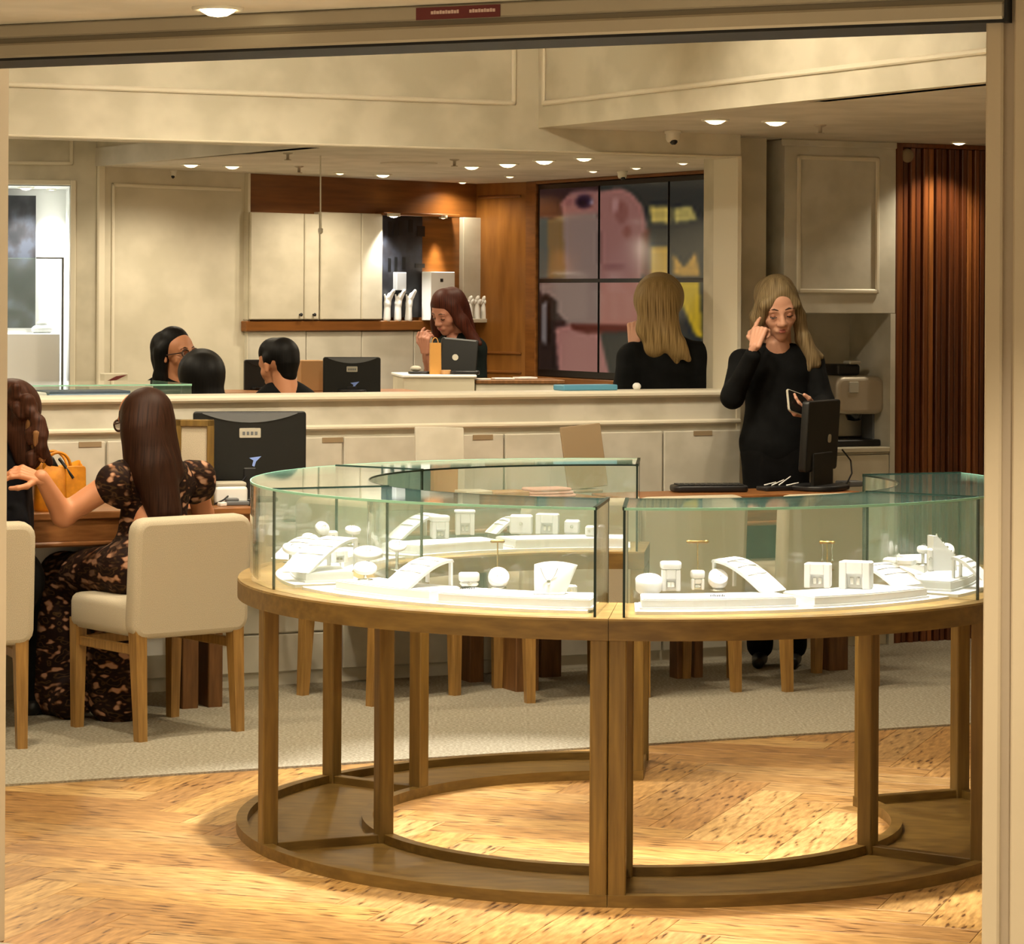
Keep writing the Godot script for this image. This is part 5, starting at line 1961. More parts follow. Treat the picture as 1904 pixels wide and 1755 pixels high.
func right_desk() -> void:
	var o := Vector3(0, 0, -11.725)
	var bs := yaw(WA)
	var dn := 0.68
	var P := func(px, off): return w2(o, bs, px, 910, off).x
	make_desk("wooden sales desk on the right in front of the standing woman, with a computer", P.call(1168, dn), P.call(1600, dn), 0.36, dn,
		[], [[P.call(1496, 0.3), P.call(1532, 0.3), 0.4, 0.5], [P.call(1224, 0.3), P.call(1243, 0.3), 0.4, 0.47], [P.call(1256, 0.3), P.call(1272, 0.3), 0.4, 0.47]])
	# keyboard tray
	var a := wpt(1318, 908, 0.46)
	var t := thing("keyboard", "dark flat keyboard tray on the right desk", "keyboard", Vector3(a.x, 0.76, a.z))
	var m := MB.new()
	m.slab(Vector3(a.x, 0.774, a.z), yaw(WA - 0.3) * Basis(Vector3.RIGHT, PI / 2), 0.31, 0.13, 0.026, 0.03, 0.008)
	part("tray", m, M.dark_plastic, t)
	m = MB.new()
	for r in 4:
		for c in 12:
			m.box(Vector3(a.x, 0.789, a.z) + yaw(WA - 0.3) * Vector3(-0.125 + c * 0.0227, 0, -0.042 + r * 0.026), Vector3(0.019, 0.006, 0.021), yaw(WA - 0.3), 0.001)
	part("keys", m, M.black, t)
	# computer seen edge-on
	var c := wpt(1524, 815, 0.54)
	var ya := WA + 0.62
	var mt := thing("monitor", "black monitor turned nearly edge-on at the right of the right desk", "monitor", Vector3(c.x, 0.76, c.z))
	var mb := yaw(ya)
	m = MB.new()
	m.slab(Vector3(c.x, 0.985, c.z), mb * Basis(Vector3.RIGHT, 0.06), 0.33, 0.29, 0.034, 0.014, 0.006)
	part("casing", m, M.black, mt)
	m = MB.new()
	m.slab(Vector3(c.x, 0.98, c.z) + mb * Vector3(0.06, -0.01, 0.019), mb * Basis(Vector3.RIGHT, 0.06), 0.03, 0.034, 0.004, 0.01, 0.001)
	part("logo", m, M.sticker, mt)
	m = MB.new()
	m.slab(Vector3(c.x, 0.84, c.z) + mb * Vector3(0, 0, 0.01), mb, 0.2, 0.15, 0.02, 0.01, 0.005)
	part("neck", m, M.black, mt)
	m = MB.new()
	m.slab(Vector3(c.x, 0.772, c.z), mb * Basis(Vector3.RIGHT, PI / 2), 0.26, 0.22, 0.02, 0.09, 0.006)
	part("foot", m, M.dark_plastic, mt)
	# notepad with pens
	var q := wpt(1448, 898, 0.5)
	t = thing("pen_tray", "dark tray holding thin white pens on the right desk", "tray", Vector3(q.x, 0.76, q.z))
	m = MB.new()
	m.slab(Vector3(q.x, 0.769, q.z), yaw(WA) * Basis(Vector3.RIGHT, PI / 2), 0.17, 0.09, 0.018, 0.012, 0.004)
	part("tray", m, M.dark_plastic, t)
	for k in 4:
		m = MB.new()
		var p0 := Vector3(q.x - 0.06 + k * 0.03, 0.781, q.z + 0.01 * (k % 2))
		m.tube([p0, p0 + Vector3(0.05, 0.012 + 0.012 * (k % 3), -0.01 + 0.02 * (k % 2))], [0.003, 0.002], 6)
		part("pen", m, M.white, t)
	cable([wpt(1566, 836, 0.42), wpt(1582, 856, 0.4), wpt(1584, 880, 0.42), Vector3(wpt(1572, 900, 0.45).x, 0.765, wpt(1572, 900, 0.45).z)], 0.0035, "black cable hanging behind the edge-on monitor")
	q = wpt(1608, 897, 0.4)
	m = MB.new()
	var oo := w2(o, bs, 1590, 900, 0.45)
	m.slab(Vector3(q.x - 0.07, 0.772, q.z + 0.03), yaw(WA) * Basis(Vector3.RIGHT, PI / 2), 0.1, 0.07, 0.024, 0.01, 0.006)
	solo("card_terminal", m, M.grey_plastic, "small grey card terminal at the right end of the right desk", "card terminal")


func make_chair() -> Node3D:
	# upholstered chair with oak legs; it faces -z and stands at the origin
	var t := Node3D.new()
	t.name = numbered("dining_chair")
	add_child(t)
	var m := MB.new()
	m.slab(Vector3(0, 0.425, -0.02), Basis(Vector3.RIGHT, PI / 2), 0.455, 0.44, 0.125, 0.05, 0.03)
	part("seat", m, M.upholstery, t)
	m = MB.new()
	m.slab(Vector3(0.005, 0.567, 0.205), Basis(Vector3.RIGHT, 0.06), 0.475, 0.42, 0.075, 0.05, 0.022)
	part("backrest", m, M.upholstery, t)
	for sx in [-1, 1]:
		m = MB.new()
		m.post(Vector3(sx * 0.2, 0, 0.225), Vector3(sx * 0.2, 0.4, 0.2), 0.034, 0.046, Basis(), 0.034, 0.05)
		part("leg", m, M.chair_leg, t)
		m = MB.new()
		m.post(Vector3(sx * 0.2, 0, -0.205), Vector3(sx * 0.2, 0.4, -0.2), 0.034, 0.046)
		part("leg", m, M.chair_leg, t)
		m = MB.new()
		m.box(Vector3(sx * 0.2, 0.318, 0.0), Vector3(0.02, 0.034, 0.4), Basis(), 0.003)
		part("side_rail", m, M.chair_leg, t)
	m = MB.new()
	m.box(Vector3(0, 0.318, -0.2), Vector3(0.38, 0.034, 0.02), Basis(), 0.003)
	part("front_rail", m, M.chair_leg, t)
	return t


func chairs() -> void:
	var c0 := make_chair()
	var list := [
		[Vector3(-1.26, 0, -10.14), 0.68, "cream upholstered oak chair nearest on the left, under the woman in the floral dress", 0.0],
		[Vector3(-1.93, 0, -9.81), 0.4, "cream upholstered oak chair cut off by the left jamb, under the curly-haired woman", 0.0],
		[Vector3(-0.5, 0, -11.02), -0.79, "cream upholstered chair seen through the legs of the left display counter", 0.0],
		[Vector3(0.2, 0, -11.1), 0.3, "cream upholstered chair in front of the centre desk, behind the back glass case", 0.0],
		[Vector3(0.61, 0, -11.28), 0.42, "left one of two cream chairs at the right desk, seen through the front right case", 0.0],
		[Vector3(1.17, 0, -11.46), 0.45, "right one of two cream chairs at the right desk, seen through the front right case", 0.0],
	]
	for i in list.size():
		var c: Node3D = c0
		if i > 0:
			c = c0.duplicate()
			c.name = numbered("dining_chair")
			add_child(c)
		var l: Array = list[i]
		c.position = l[0]
		c.rotation.y = l[1]
		tag(c, l[2], "chair", "cream upholstered chairs at the desks")


func back_things() -> void:
	# glass display on the far side of the half wall, left
	var o := Vector3(0, 0, -11.725)
	var bs := yaw(WA)
	var off := -0.35
	var a := w2(o, bs, -20, 714, off)
	var b := w2(o, bs, 356, 718, off)
	var yb := 1.085
	var t := thing("glass_counter", "low glass-topped counter behind the half wall at the left, with a blue tray", "display case", o + bs * Vector3((a.x + b.x) / 2, 0, off - 0.25))
	var m := MB.new()
	m.span(o, bs, Vector3(a.x, 0, off - 0.5), Vector3(b.x, yb, off), 0.004)
	part("cabinet", m, M.cream_cool, t)
	m = MB.new()
	var yt: float = w2(o, bs, 100, 716, off).y
	m.span(o, bs, Vector3(a.x, yt - 0.008, off - 0.5), Vector3(b.x, yt, off))
	part("glass_top", m, M.glass, t)
	m = MB.new()
	m.span(o, bs, Vector3(a.x, yt - 0.005, off - 0.001), Vector3(b.x, yt, off + 0.002))
	m.span(o, bs, Vector3(b.x - 0.002, yt - 0.008, off - 0.5), Vector3(b.x + 0.002, yt, off))
	part("glass_edge", m, M.glass_edge, t)
	m = MB.new()
	m.span(o, bs, Vector3(a.x, yb, off - 0.006), Vector3(b.x, yt - 0.008, off))
	part("glass_front", m, M.glass, t)
	m = MB.new()
	var c0 := w2(o, bs, 92, 728, off - 0.1)
	var c1 := w2(o, bs, 243, 728, off - 0.1)
	m.span(o, bs, Vector3(c0.x, yb, off - 0.3), Vector3(c1.x, w2(o, bs, 170, 732, off - 0.1).y, off - 0.1), 0.002)
	var bt := thing("blue_tray", "flat blue tray under the glass top behind the half wall", "tray", o + bs * Vector3((c0.x + c1.x) / 2, yb, off - 0.2))
	part("base", m, M.blue_pale, bt)
	m = MB.new()
	m.span(o, bs, Vector3(c0.x, w2(o, bs, 170, 732, off - 0.1).y, off - 0.3), Vector3(c1.x, w2(o, bs, 170, 727, off - 0.1).y, off - 0.1), 0.002)
	part("rim", m, M.blue_tray, bt)
	m = MB.new()
	m.span(o, bs, Vector3(c0.x - 0.1, yb, off - 0.3), Vector3(c0.x - 0.01, w2(o, bs, 80, 730, off - 0.1).y, off - 0.1), 0.004)
	solo("white_tray", m, M.white, "flat white tray beside the blue tray under the glass top", "tray")
	# back desk that carries the monitors
	var d0 := at(250, 740, 14.6)
	t = thing("back_desk", "desk in the back room hidden below the half wall, carrying the two monitors", "desk", Vector3(-1.4, 0, -14.6))
	m = MB.new()
	m.box(Vector3(-1.15, 1.04, -14.75), Vector3(1.35, 0.03, 0.5), yaw(0.3), 0.003)
	part("desktop", m, M.desk_wood, t)
	m = MB.new()
	m.box(Vector3(-1.15, 0.51, -14.75), Vector3(1.28, 1.03, 0.4), yaw(0.3))
	part("cabinet", m, M.cream_cool, t)
	var c := at(654, 700, 14.6)
	var mon := monitor("small black monitor with two stickers in the back room beside the dark-haired man", Vector3(c.x, c.y, c.z), 0.15, 0.295, 0.2, 1.055)
	c = at(478, 704, 14.9)
	monitor("black screen half hidden behind the head of the dark-haired man", Vector3(c.x, c.y, c.z), 0.3, 0.14, 0.2, 1.055, false)
	m = MB.new()
	c = at(577, 705, 14.75)
	m.box(Vector3(c.x, 1.055 + 0.08, c.z), Vector3(0.12, 0.16, 0.1), yaw(0.3), 0.004)
	solo("kraft_carton", m, M.kraft, "tan carton between the man's head and the small monitor", "box")
	m = MB.new()
	c = at(212, 703, 13.0)
	m.box(c, Vector3(0.11, 0.045, 0.08), yaw(0.4), 0.003)
	t = thing("leaflet_box", "small cream box with a dark red stripe behind the half wall at the left", "box", Vector3(c.x, c.y - 0.022, c.z))
	part("carton", m, M.cream, t)
	m = MB.new()
	m.prism(rip([Vector2(-0.045, -0.012), Vector2(0.0, -0.008), Vector2(0.05, 0.016), Vector2(0.0, 0.01)]), c, yaw(0.4), 0.039, 0.042)
	part("stripe", m, M.red_sign, t)
	m = MB.new()
	m.box(Vector3(c.x, (c.y - 0.022) / 2, c.z), Vector3(0.3, c.y - 0.024, 0.25), yaw(0.4), 0.004)
	solo("pedestal", m, M.cream_cool, "cream pedestal under the small striped box behind the half wall", "pedestal")
	# cash counter
	var k0 := at(750, 692, 15.3)
	var k1 := at(884, 700, 15.3)
	var kb := frame_of(Vector3(k0.x, 0, k0.z), Vector3(k1.x, 0, k1.z - 0.06))
	var kl := Vector3(k0.x, 0, k0.z).distance_to(Vector3(k1.x, 0, k1.z))
	var ko := Vector3(k0.x, 0, k0.z)
	var ky: float = at(820, 697, 15.3).y
	t = thing("cash_counter", "cream counter in the back room that carries the till screen", "counter", ko + kb * Vector3(kl / 2, 0, -0.25))
	m = MB.new()
	m.span(ko, kb, Vector3(0, 0, -0.5), Vector3(kl, ky - 0.015, 0), 0.004)
	part("body", m, M.cream, t)
	m = MB.new()
	m.span(ko, kb, Vector3(-0.01, ky - 0.016, -0.51), Vector3(kl + 0.01, ky, 0.01), 0.004)
	part("countertop", m, M.white, t)
	var k2 := at(1052, 712, 15.0)
	m = MB.new()
	var dy := ky - 0.03
	m.span(ko, kb, Vector3(kl + 0.012, 0, -0.45), Vector3(kl + 0.5, dy - 0.02, -0.04), 0.004)
	t = thing("side_counter", "lower counter with a dark top below the face screen", "counter", ko + kb * Vector3(kl + 0.25, 0, -0.25))
	part("body", m, M.cream_cool, t)
	m = MB.new()
	m.span(ko, kb, Vector3(kl + 0.012, dy - 0.02, -0.46), Vector3(kl + 0.5, dy, -0.03), 0.003)
	part("countertop", m, M.desk_dark, t)
	for i in 3:
		m = MB.new()
		m.box(ko + kb * Vector3(kl + 0.05 + i * 0.13, dy + 0.004 + 0.002 * i, -0.12 - 0.05 * i), Vector3(0.11, 0.004 + 0.002 * i, 0.08), kb * yaw(0.3 * i - 0.2))
		solo("paper_sheet", m, M.white, "%s white paper from the left on the dark side counter" % ["first", "second", "third"][i], "paper", "papers on the side counter")
	# till screen seen from behind, leaning
	var tb := at(853, 662, 15.45)
	t = thing("till_screen", "black till screen with a round logo in front of the red-haired cashier", "screen", Vector3(tb.x, ky, tb.z))
	m = MB.new()
	var lean := yaw(0.12) * Basis(Vector3.BACK, -0.09) * Basis(Vector3.RIGHT, -0.12)
	m.slab(tb, lean, 0.2, 0.19, 0.028, 0.012, 0.006)
	part("casing", m, M.black, t)
	m = MB.new()
	m.box(tb + lean * Vector3(0, 0.088, 0.013), Vector3(0.17, 0.008, 0.006), lean, 0.001)
	part("top_lip", m, M.grey_plastic, t)
	m = MB.new()
	m.lathe([Vector2(0, 0.002), Vector2(0.017, 0.002), Vector2(0.017, 0)], tb + lean * Vector3(-0.02, -0.01, 0.014), 16, lean * Basis(Vector3.RIGHT, PI / 2), true)
	part("round_logo", m, M.sticker, t)
	m = MB.new()
	m.slab(Vector3(tb.x + 0.03, ky + 0.01, tb.z), yaw(0.1) * Basis(Vector3.RIGHT, PI / 2), 0.16, 0.16, 0.02, 0.03, 0.005)
	m.box(Vector3(tb.x + 0.02, ky + 0.04, tb.z - 0.01), Vector3(0.05, 0.09, 0.025), Basis(), 0.003)
	part("foot", m, M.dark_plastic, t)
	# golden paper bag and small things beside it
	var gb := at(809, 694, 15.42)
	t = thing("gold_bag", "tall golden paper bag standing on the cash counter left of the till screen", "bag", Vector3(gb.x, ky, gb.z))
	m = MB.new()
	m.post(Vector3(gb.x, ky, gb.z), Vector3(gb.x, ky + 0.17, gb.z), 0.062, 0.058, yaw(0.2), 0.04, 0.03)
	part("bag_body", m, M.paper_bag, t)
	m = MB.new()
	var hp := []
	for i in 9:
		var an := PI * i / 8
		hp.append(Vector3(gb.x - 0.016 * cos(an), ky + 0.168 + 0.03 * sin(an), gb.z + 0.012))
	m.tube(hp, [0.0025], 6)
	part("handle", m, M.paper_bag, t)
	m = MB.new()
	var dp := at(780, 691, 15.45)
	m.slab(Vector3(dp.x, ky + 0.008, dp.z), yaw(0.2) * Basis(Vector3.RIGHT, PI / 2), 0.12, 0.08, 0.014, 0.02, 0.005)
	solo("dark_dish", m, M.dark_plastic, "flat dark dish with small parcels on the cash counter", "dish")
	m = MB.new()
	m.ball(Vector3(dp.x - 0.02, ky + 0.03, dp.z), Vector3(0.03, 0.016, 0.02))
	solo("tissue_parcel", m, M.sticker, "crumpled pale parcel on the dark dish", "parcel")
	m = MB.new()
	dp = at(829, 696, 15.4)
	m.box(Vector3(dp.x, ky + 0.012, dp.z), Vector3(0.05, 0.024, 0.03), yaw(0.5), 0.003)
	solo("small_parcel", m, M.kraft, "small brown parcel at the foot of the golden paper bag", "parcel")
	# blue box on the ledge
	var o2 := Vector3(0, 0, -11.725)
	var e0 := w2(o2, bs, 1048, 716, -0.08)
	var e1 := w2(o2, bs, 1149, 716, -0.08)
	m = MB.new()
	m.span(o2, bs, Vector3(e0.x, 1.156, -0.18), Vector3(e1.x, e0.y, -0.08), 0.004)
	solo("blue_box", m, M.box_blue, "flat light blue box on the ledge of the half wall", "box")
	m = MB.new()
	var cp := w2(o2, bs, 1186, 722, -0.07)
	m.ball(o2 + bs * Vector3(cp.x, 1.156 + 0.016, -0.08), Vector3(0.018, 0.016, 0.018), 10)
	solo("paper_ball", m, M.white, "small white lump on the ledge beside the light blue box", "paper")


func head_bones(c: Vector3, hb: Basis, s: float) -> Array:
	var b := []
	for q in [
		[0, .035, -.03, 0, .04, .018, .078, .071], [0, .0, .03, 0, -.055, .04, .057, .043], [0, -.07, .03, 0, -.088, .052, .04, .024],
		[.034, -.022, .046, .03, -.03, .05, .029, .026], [-.034, -.022, .046, -.03, -.03, .05, .029, .026],
		[0, .012, .083, 0, -.03, .1, .009, .0125], [-.012, -.034, .09, .012, -.034, .09, .009, .009], [-.034, .021, .072, .034, .021, .072, .015, .015],
		[-.017, -.061, .078, .017, -.061, .078, .0085, .0085], [.075, .01, -.008, .077, -.02, -.004, .013, .009], [-.075, .01, -.008, -.077, -.02, -.004, .013, .009],
		[0, -.05, -.025, 0, -.15, -.035, .052, .056],
	]:
		b.append([c + hb * (Vector3(q[0], q[1], q[2]) * s), c + hb * (Vector3(q[3], q[4], q[5]) * s), q[6] * s, q[7] * s])
	return b


func sockets(c: Vector3, hb: Basis, s: float) -> Array:
	var b := []
	for k in [-1, 1]:
		b.append([c + hb * (Vector3(k * .026, .002, .1) * s), c + hb * (Vector3(k * .04, .0, .094) * s), .0165 * s, .014 * s])
	return b


func face_bits(t: Node3D, c: Vector3, hb: Basis, s: float, closed := false) -> void:
	for k in [-1, 1]:
		var m := MB.new()
		m.ball(c + hb * (Vector3(k * .032, .001, .0725) * s), Vector3.ONE * .0125 * s, 12)
		part("eye", m, M.skin_dark if closed else M.eye_white, t)
		m = MB.new()
		if closed:
			m.tube([c + hb * (Vector3(k * .02, -.004, .085) * s), c + hb * (Vector3(k * .032, -.0075, .0855) * s), c + hb * (Vector3(k * .045, -.004, .079) * s)], [.0022 * s], 6)
			part("eyelash", m, M.eye_dark, t)
		else:
			m.ball(c + hb * (Vector3(k * .032, .001, .0815) * s), Vector3.ONE * .0062 * s, 10)
			part("iris", m, M.eye_dark, t)
		m = MB.new()
		m.tube([c + hb * (Vector3(k * .013, .024, .0895) * s), c + hb * (Vector3(k * .03, .03, .0885) * s), c + hb * (Vector3(k * .05, .023, .077) * s)], [.002 * s, .0032 * s, .0016 * s], 6)
		part("eyebrow", m, M.brow, t)
	for u in [[-.0575, .003], [-.0655, .004]]:
		var m := MB.new()
		m.tube([c + hb * (Vector3(-.023, -.061, .077) * s), c + hb * (Vector3(-.008, u[0], .0875) * s), c + hb * (Vector3(.008, u[0], .0875) * s), c + hb * (Vector3(.023, -.061, .077) * s)], [.0012 * s, u[1] * s, u[1] * s, .0012 * s], 7)
		part("lip", m, M.lips, t)


func hand_bones(w: Vector3, fwd: Vector3, up: Vector3, thumb: float, curls: Array, s := 1.0) -> Array:
	fwd = fwd.normalized()
	up = (up - fwd * up.dot(fwd)).normalized()
	var lat := up.cross(fwd).normalized() * thumb
	var b := []
	var lens := [.074, .081, .075, .058]
	for i in 4:
		var kn := w + (fwd * (.088 - .004 * absf(i - 1.3)) + lat * (.03 - .02 * i)) * s
		b.append([w + lat * (.016 - .011 * i) * s, kn, .014 * s, .0115 * s])
		var p := kn
		var an := 0.12
		for k in 3:
			an += curls[i] * [1.25, 1.35, 0.9][k]
			var d: Vector3 = fwd * cos(an) - up * sin(an) + lat * (.06 - .05 * i) * (1.0 - curls[i])
			var q: Vector3 = p + d.normalized() * lens[i] * [.46, .31, .26][k] * s
			b.append([p, q, (.0098 - .0012 * k) * s, (.0088 - .0012 * k) * s])
			p = q
	var tp := w + (fwd * .03 + lat * .026 - up * .004) * s
	var dirs := [(fwd * .55 + lat * .75 - up * .25).normalized(), (fwd * .85 + lat * .35 - up * .3 * (1 + curls[4])).normalized(), (fwd * .9 - lat * .1 * curls[4] - up * .4 * (1 + curls[4])).normalized()]
	for k in 3:
		var q: Vector3 = tp + dirs[k] * [.042, .034, .027][k] * s
		b.append([tp, q, (.0125 - .0015 * k) * s, (.011 - .0015 * k) * s])
		tp = q
	return b


func glasses(t: Node3D, c: Vector3, hb: Basis, s: float) -> void:
	var m := MB.new()
	for k in [-1, 1]:
		var ring := []
		for i in 17:
			var a := TAU * i / 16
			ring.append(c + hb * (Vector3(k * .034 + .025 * cos(a), .0 + .019 * sin(a), .096 - .006 * absf(cos(a))) * s))
		m.tube(ring, [.0036 * s], 6)
		m.tube([c + hb * (Vector3(k * .06, .006, .09) * s), c + hb * (Vector3(k * .076, .008, .0) * s)], [.003 * s], 6)
	m.tube([c + hb * (Vector3(-.01, .004, .098) * s), c + hb * (Vector3(.01, .004, .098) * s)], [.0018 * s], 6)
	var fr := part("glasses", m, M.brow, t, "brown framed glasses")
	m = MB.new()
	for k in [-1, 1]:
		m.lathe([Vector2(0, 0), Vector2(.024 * s, 0), Vector2(.024 * s, -.0015 * s), Vector2(0, -.0015 * s)], c + hb * (Vector3(k * .034, 0, .094) * s), 16, hb * Basis(Vector3.RIGHT, PI / 2), true)
	part("lens", m, M.lens_glass, fr)


func person(label: String, base: Vector3) -> Node3D:
	return thing("person", label, "person", base)


func flesh(bones: Array, cell: float, k: float, cuts := []) -> Flesh:
	var f := Flesh.new()
	f.blob(bones, cell, k, cuts)
	return f


func people() -> void:
	standing_woman()
	blonde_reflection()
	floral_woman()
	curly_woman()
	cashier()
	seated_back_row()


func standing_woman() -> void:
	var z := 11.97
	var t := person("blonde woman in a black suit pointing a finger at her eye behind the right desk", plan(1444, 12.0))
	var Z := Vector3.BACK
	var hc := at(1446, 577, z - 0.02)
	var hb := Basis(Z, 0.09) * yaw(0.08) * Basis(Vector3.RIGHT, 0.26)
	var f := Flesh.new()
	f.blob(head_bones(hc, hb, 1.06), 0.0045, 0.014, sockets(hc, hb, 1.06))
	var wr := at(1404, 643, z - 0.2)
	f.blob(hand_bones(wr, at(1416, 600, z - 0.16) - wr, Vector3(-0.6, 0.25, 0.75), 1.0, [0.1, 0.82, 0.9, 0.95, 0.5], 0.92), 0.0035, 0.006)
	var wl := at(1512, 770, z - 0.2)
	f.blob(hand_bones(wl, at(1478, 762, z - 0.26) - wl, Vector3(0.1, -0.8, 0.45), -1.0, [0.35, 0.38, 0.42, 0.48, 0.2], 0.95), 0.0035, 0.006)
	var sr := at(1378, 672, z + 0.03)
	var sl := at(1510, 672, z + 0.06)
	var er := at(1362, 738, z - 0.08)
	var el := at(1530, 748, z - 0.0)
	# the body under the clothes joins head and hands
	f.blob([[at(1446, 640, z), at(1446, 660, z + .02), .05, .06], [at(1446, 680, z + .03), at(1444, 820, z + .03), .055, .06], [sr, er, .035, .032], [er, wr, .03, .022], [sl, el, .035, .032], [el, wl, .03, .022], [sr, sl, .04, .04], [at(1418, 840, z + .03), at(1415, 1205, z + .03), .07, .045], [at(1470, 840, z + .03), at(1474, 1205, z + .03), .07, .045]], 0.02, 0.03)
	part("body", f, M.skin, t)
	face_bits(t, hc, hb, 1.06, true)
	var j := [[at(1446, 696, z + .03), at(1446, 740, z + .03), .138, .132, Z, 1.5], [at(1446, 735, z + .03), at(1444, 790, z + .03), .13, .134, Z, 1.5], [at(1444, 790, z + .03), at(1440, 822, z + .03), .134, .15, Z, 1.5], [sr, sl, .045, .045], [sr, er, .05, .047], [er, at(1399, 662, z - .18), .046, .036], [sl, el, .05, .047], [el, at(1522, 764, z - .18), .045, .036], [at(1412, 655, z + .05), at(1480, 655, z + .05), .036, .036]]
	part("jacket", flesh(j, 0.01, 0.025, [[at(1449, 635, z - .1), at(1449, 664, z - .1), .06, .035]]), M.suit, t)
	part("trousers", flesh([[at(1440, 830, z + .03), at(1442, 870, z + .03), .143, .125, Z, 1.5], [at(1416, 850, z + .03), at(1414, 1010, z + .03), .082, .068], [at(1414, 1010, z + .03), at(1413, 1200, z + .03), .066, .056], [at(1470, 850, z + .03), at(1474, 1010, z + .03), .082, .068], [at(1474, 1010, z + .03), at(1476, 1200, z + .03), .066, .056]], 0.014, 0.03), M.suit_trousers, t)
	for x in [1413, 1476]:
		var a := at(x, 1210, z + .02)
		part("shoe", flesh([[Vector3(a.x, .035, a.z), Vector3(a.x - .02, .032, a.z + .14), .034, .026]], 0.01, 0.01), M.black, t)
	# hair: parted, long on both sides
	var P := func(x: float, y: float, zz: float) -> Vector3: return hc + hb * (Vector3(x, y, zz) * 1.06)
	var h := [[P.call(0, .05, -.04), P.call(0, .072, -.005), .092, .079], [P.call(.018, .09, .046), P.call(-.06, .044, .062), .03, .026], [P.call(.018, .09, .046), P.call(.062, .036, .054), .029, .024], [P.call(-.06, .044, .062), P.call(-.08, -.03, .036), .026, .026], [P.call(-.05, .07, .02), P.call(-.085, -.02, .01), .034, .03], [P.call(-.085, -.02, .01), P.call(-.088, -.1, -.01), .032, .026], [P.call(.05, .07, .02), P.call(.083, -.03, .0), .03, .028], [P.call(.083, -.03, 0), P.call(.098, -.13, -.01), .03, .03], [P.call(.098, -.13, -.01), P.call(.125, -.2, .03), .032, .026], [P.call(.125, -.2, .03), P.call(.1, -.24, .05), .026, .016], [P.call(.13, -.17, .0), P.call(.165, -.2, .02), .02, .012], [P.call(0, .0, -.07), P.call(0, -.16, -.07), .07, .06, Z, 1.4], [P.call(.1, -.12, .01), P.call(.14, -.22, .045), .03, .02]]
	part("hair", flesh(h, 0.006, 0.016), M.hair_ash, t)
	# phone-sized tablet in her hand
	var m := MB.new()
	var tb := Basis(Z, -0.35) * yaw(0.5) * Basis(Vector3.RIGHT, -0.7)
	m.slab(at(1484, 750, z - 0.27), tb, 0.115, 0.105, 0.009, 0.01, 0.003)
	var tab := thing("tablet", "small dark tablet with a pale rim held by the standing woman in black", "tablet", at(1484, 762, z - 0.27))
	part("casing", m, M.sticker, tab)
	m = MB.new()
	m.slab(at(1484, 750, z - 0.27) + tb * Vector3(0.002, -0.002, 0.005), tb, 0.108, 0.099, 0.003, 0.008, 0.001)
	part("screen", m, M.black_gloss, tab)


func blonde_reflection() -> void:  # mirror image of the standing woman, built as a figure of its own
	var z := 12.5
	var Z := Vector3.BACK
	var t := person("reflection of the standing woman seen from behind, built as a figure beyond the half wall", plan(1235, z))
	var hc := at(1224, 565, z)
	var hb := yaw(PI - 0.25) * Basis(Vector3.RIGHT, 0.2)
	var f := Flesh.new()
	f.blob(head_bones(hc, hb, 1.04), 0.007, 0.014)
	var wr := at(1180, 636, z - .02)
	f.blob(hand_bones(wr, at(1182, 600, z + .0) - wr, Vector3(-0.3, 0.2, 0.8), -1.0, [0.15, 0.7, 0.8, 0.85, 0.4], 0.95), 0.0045, 0.006)
	f.blob([[at(1228, 640, z), at(1236, 800, z + .02), .07, .09], [at(1172, 668, z), at(1160, 730, z), .035, .03], [at(1160, 730, z), wr, .03, .02], [at(1172, 668, z), at(1300, 664, z), .04, .04], [at(1300, 664, z), at(1316, 760, z), .035, .03], [at(1316, 760, z), at(1296, 840, z), .03, .025], [at(1212, 850, z), at(1212, 1180, z), .07, .045], [at(1262, 850, z), at(1262, 1180, z), .07, .045]], 0.02, 0.03)
	part("body", f, M.skin, t)
	var j := [[at(1235, 678, z + .01), at(1237, 760, z + .02), .15, .145, Z, 1.4], [at(1237, 760, z + .02), at(1237, 850, z + .02), .145, .165, Z, 1.35], [at(1176, 664, z), at(1298, 660, z), .06, .062], [at(1172, 668, z), at(1162, 735, z - .03), .058, .054], [at(1162, 735, z - .03), at(1177, 655, z - .04), .05, .04], [at(1300, 668, z), at(1316, 765, z), .058, .05], [at(1316, 765, z), at(1300, 840, z - .04), .048, .04]]
	part("jacket", flesh(j, 0.012, 0.035), M.suit, t)
	part("trousers", flesh([[at(1237, 860, z), at(1237, 880, z), .15, .14, Z, 1.35], [at(1212, 870, z), at(1212, 1180, z), .08, .055], [at(1262, 870, z), at(1262, 1180, z), .08, .055]], 0.02, 0.03), M.suit_trousers, t)
	for x in [1212, 1262]:
		var a := at(x, 1205, z)
		part("shoe", flesh([[Vector3(a.x, .035, a.z), Vector3(a.x, .03, a.z - .14), .034, .026]], 0.012, 0.01), M.black, t)
	var zf := z - 0.07
	var h := [[at(1226, 552, z + .04), at(1223, 557, z - .03), .11, .107], [at(1212, 560, zf), at(1204, 612, zf), .055, .052], [at(1220, 600, zf), at(1218, 645, zf), .062, .05], [at(1232, 560, zf), at(1240, 620, zf - .02), .062, .06], [at(1240, 620, zf - .02), at(1262, 652, zf - .03), .055, .035], [at(1206, 610, zf), at(1210, 636, zf), .045, .025], [at(1262, 640, zf - .03), at(1280, 668, zf - .03), .034, .014], [at(1246, 640, zf - .03), at(1258, 672, zf - .02), .032, .012]]
	part("hair", flesh(h, 0.007, 0.022), M.hair_blonde, t)


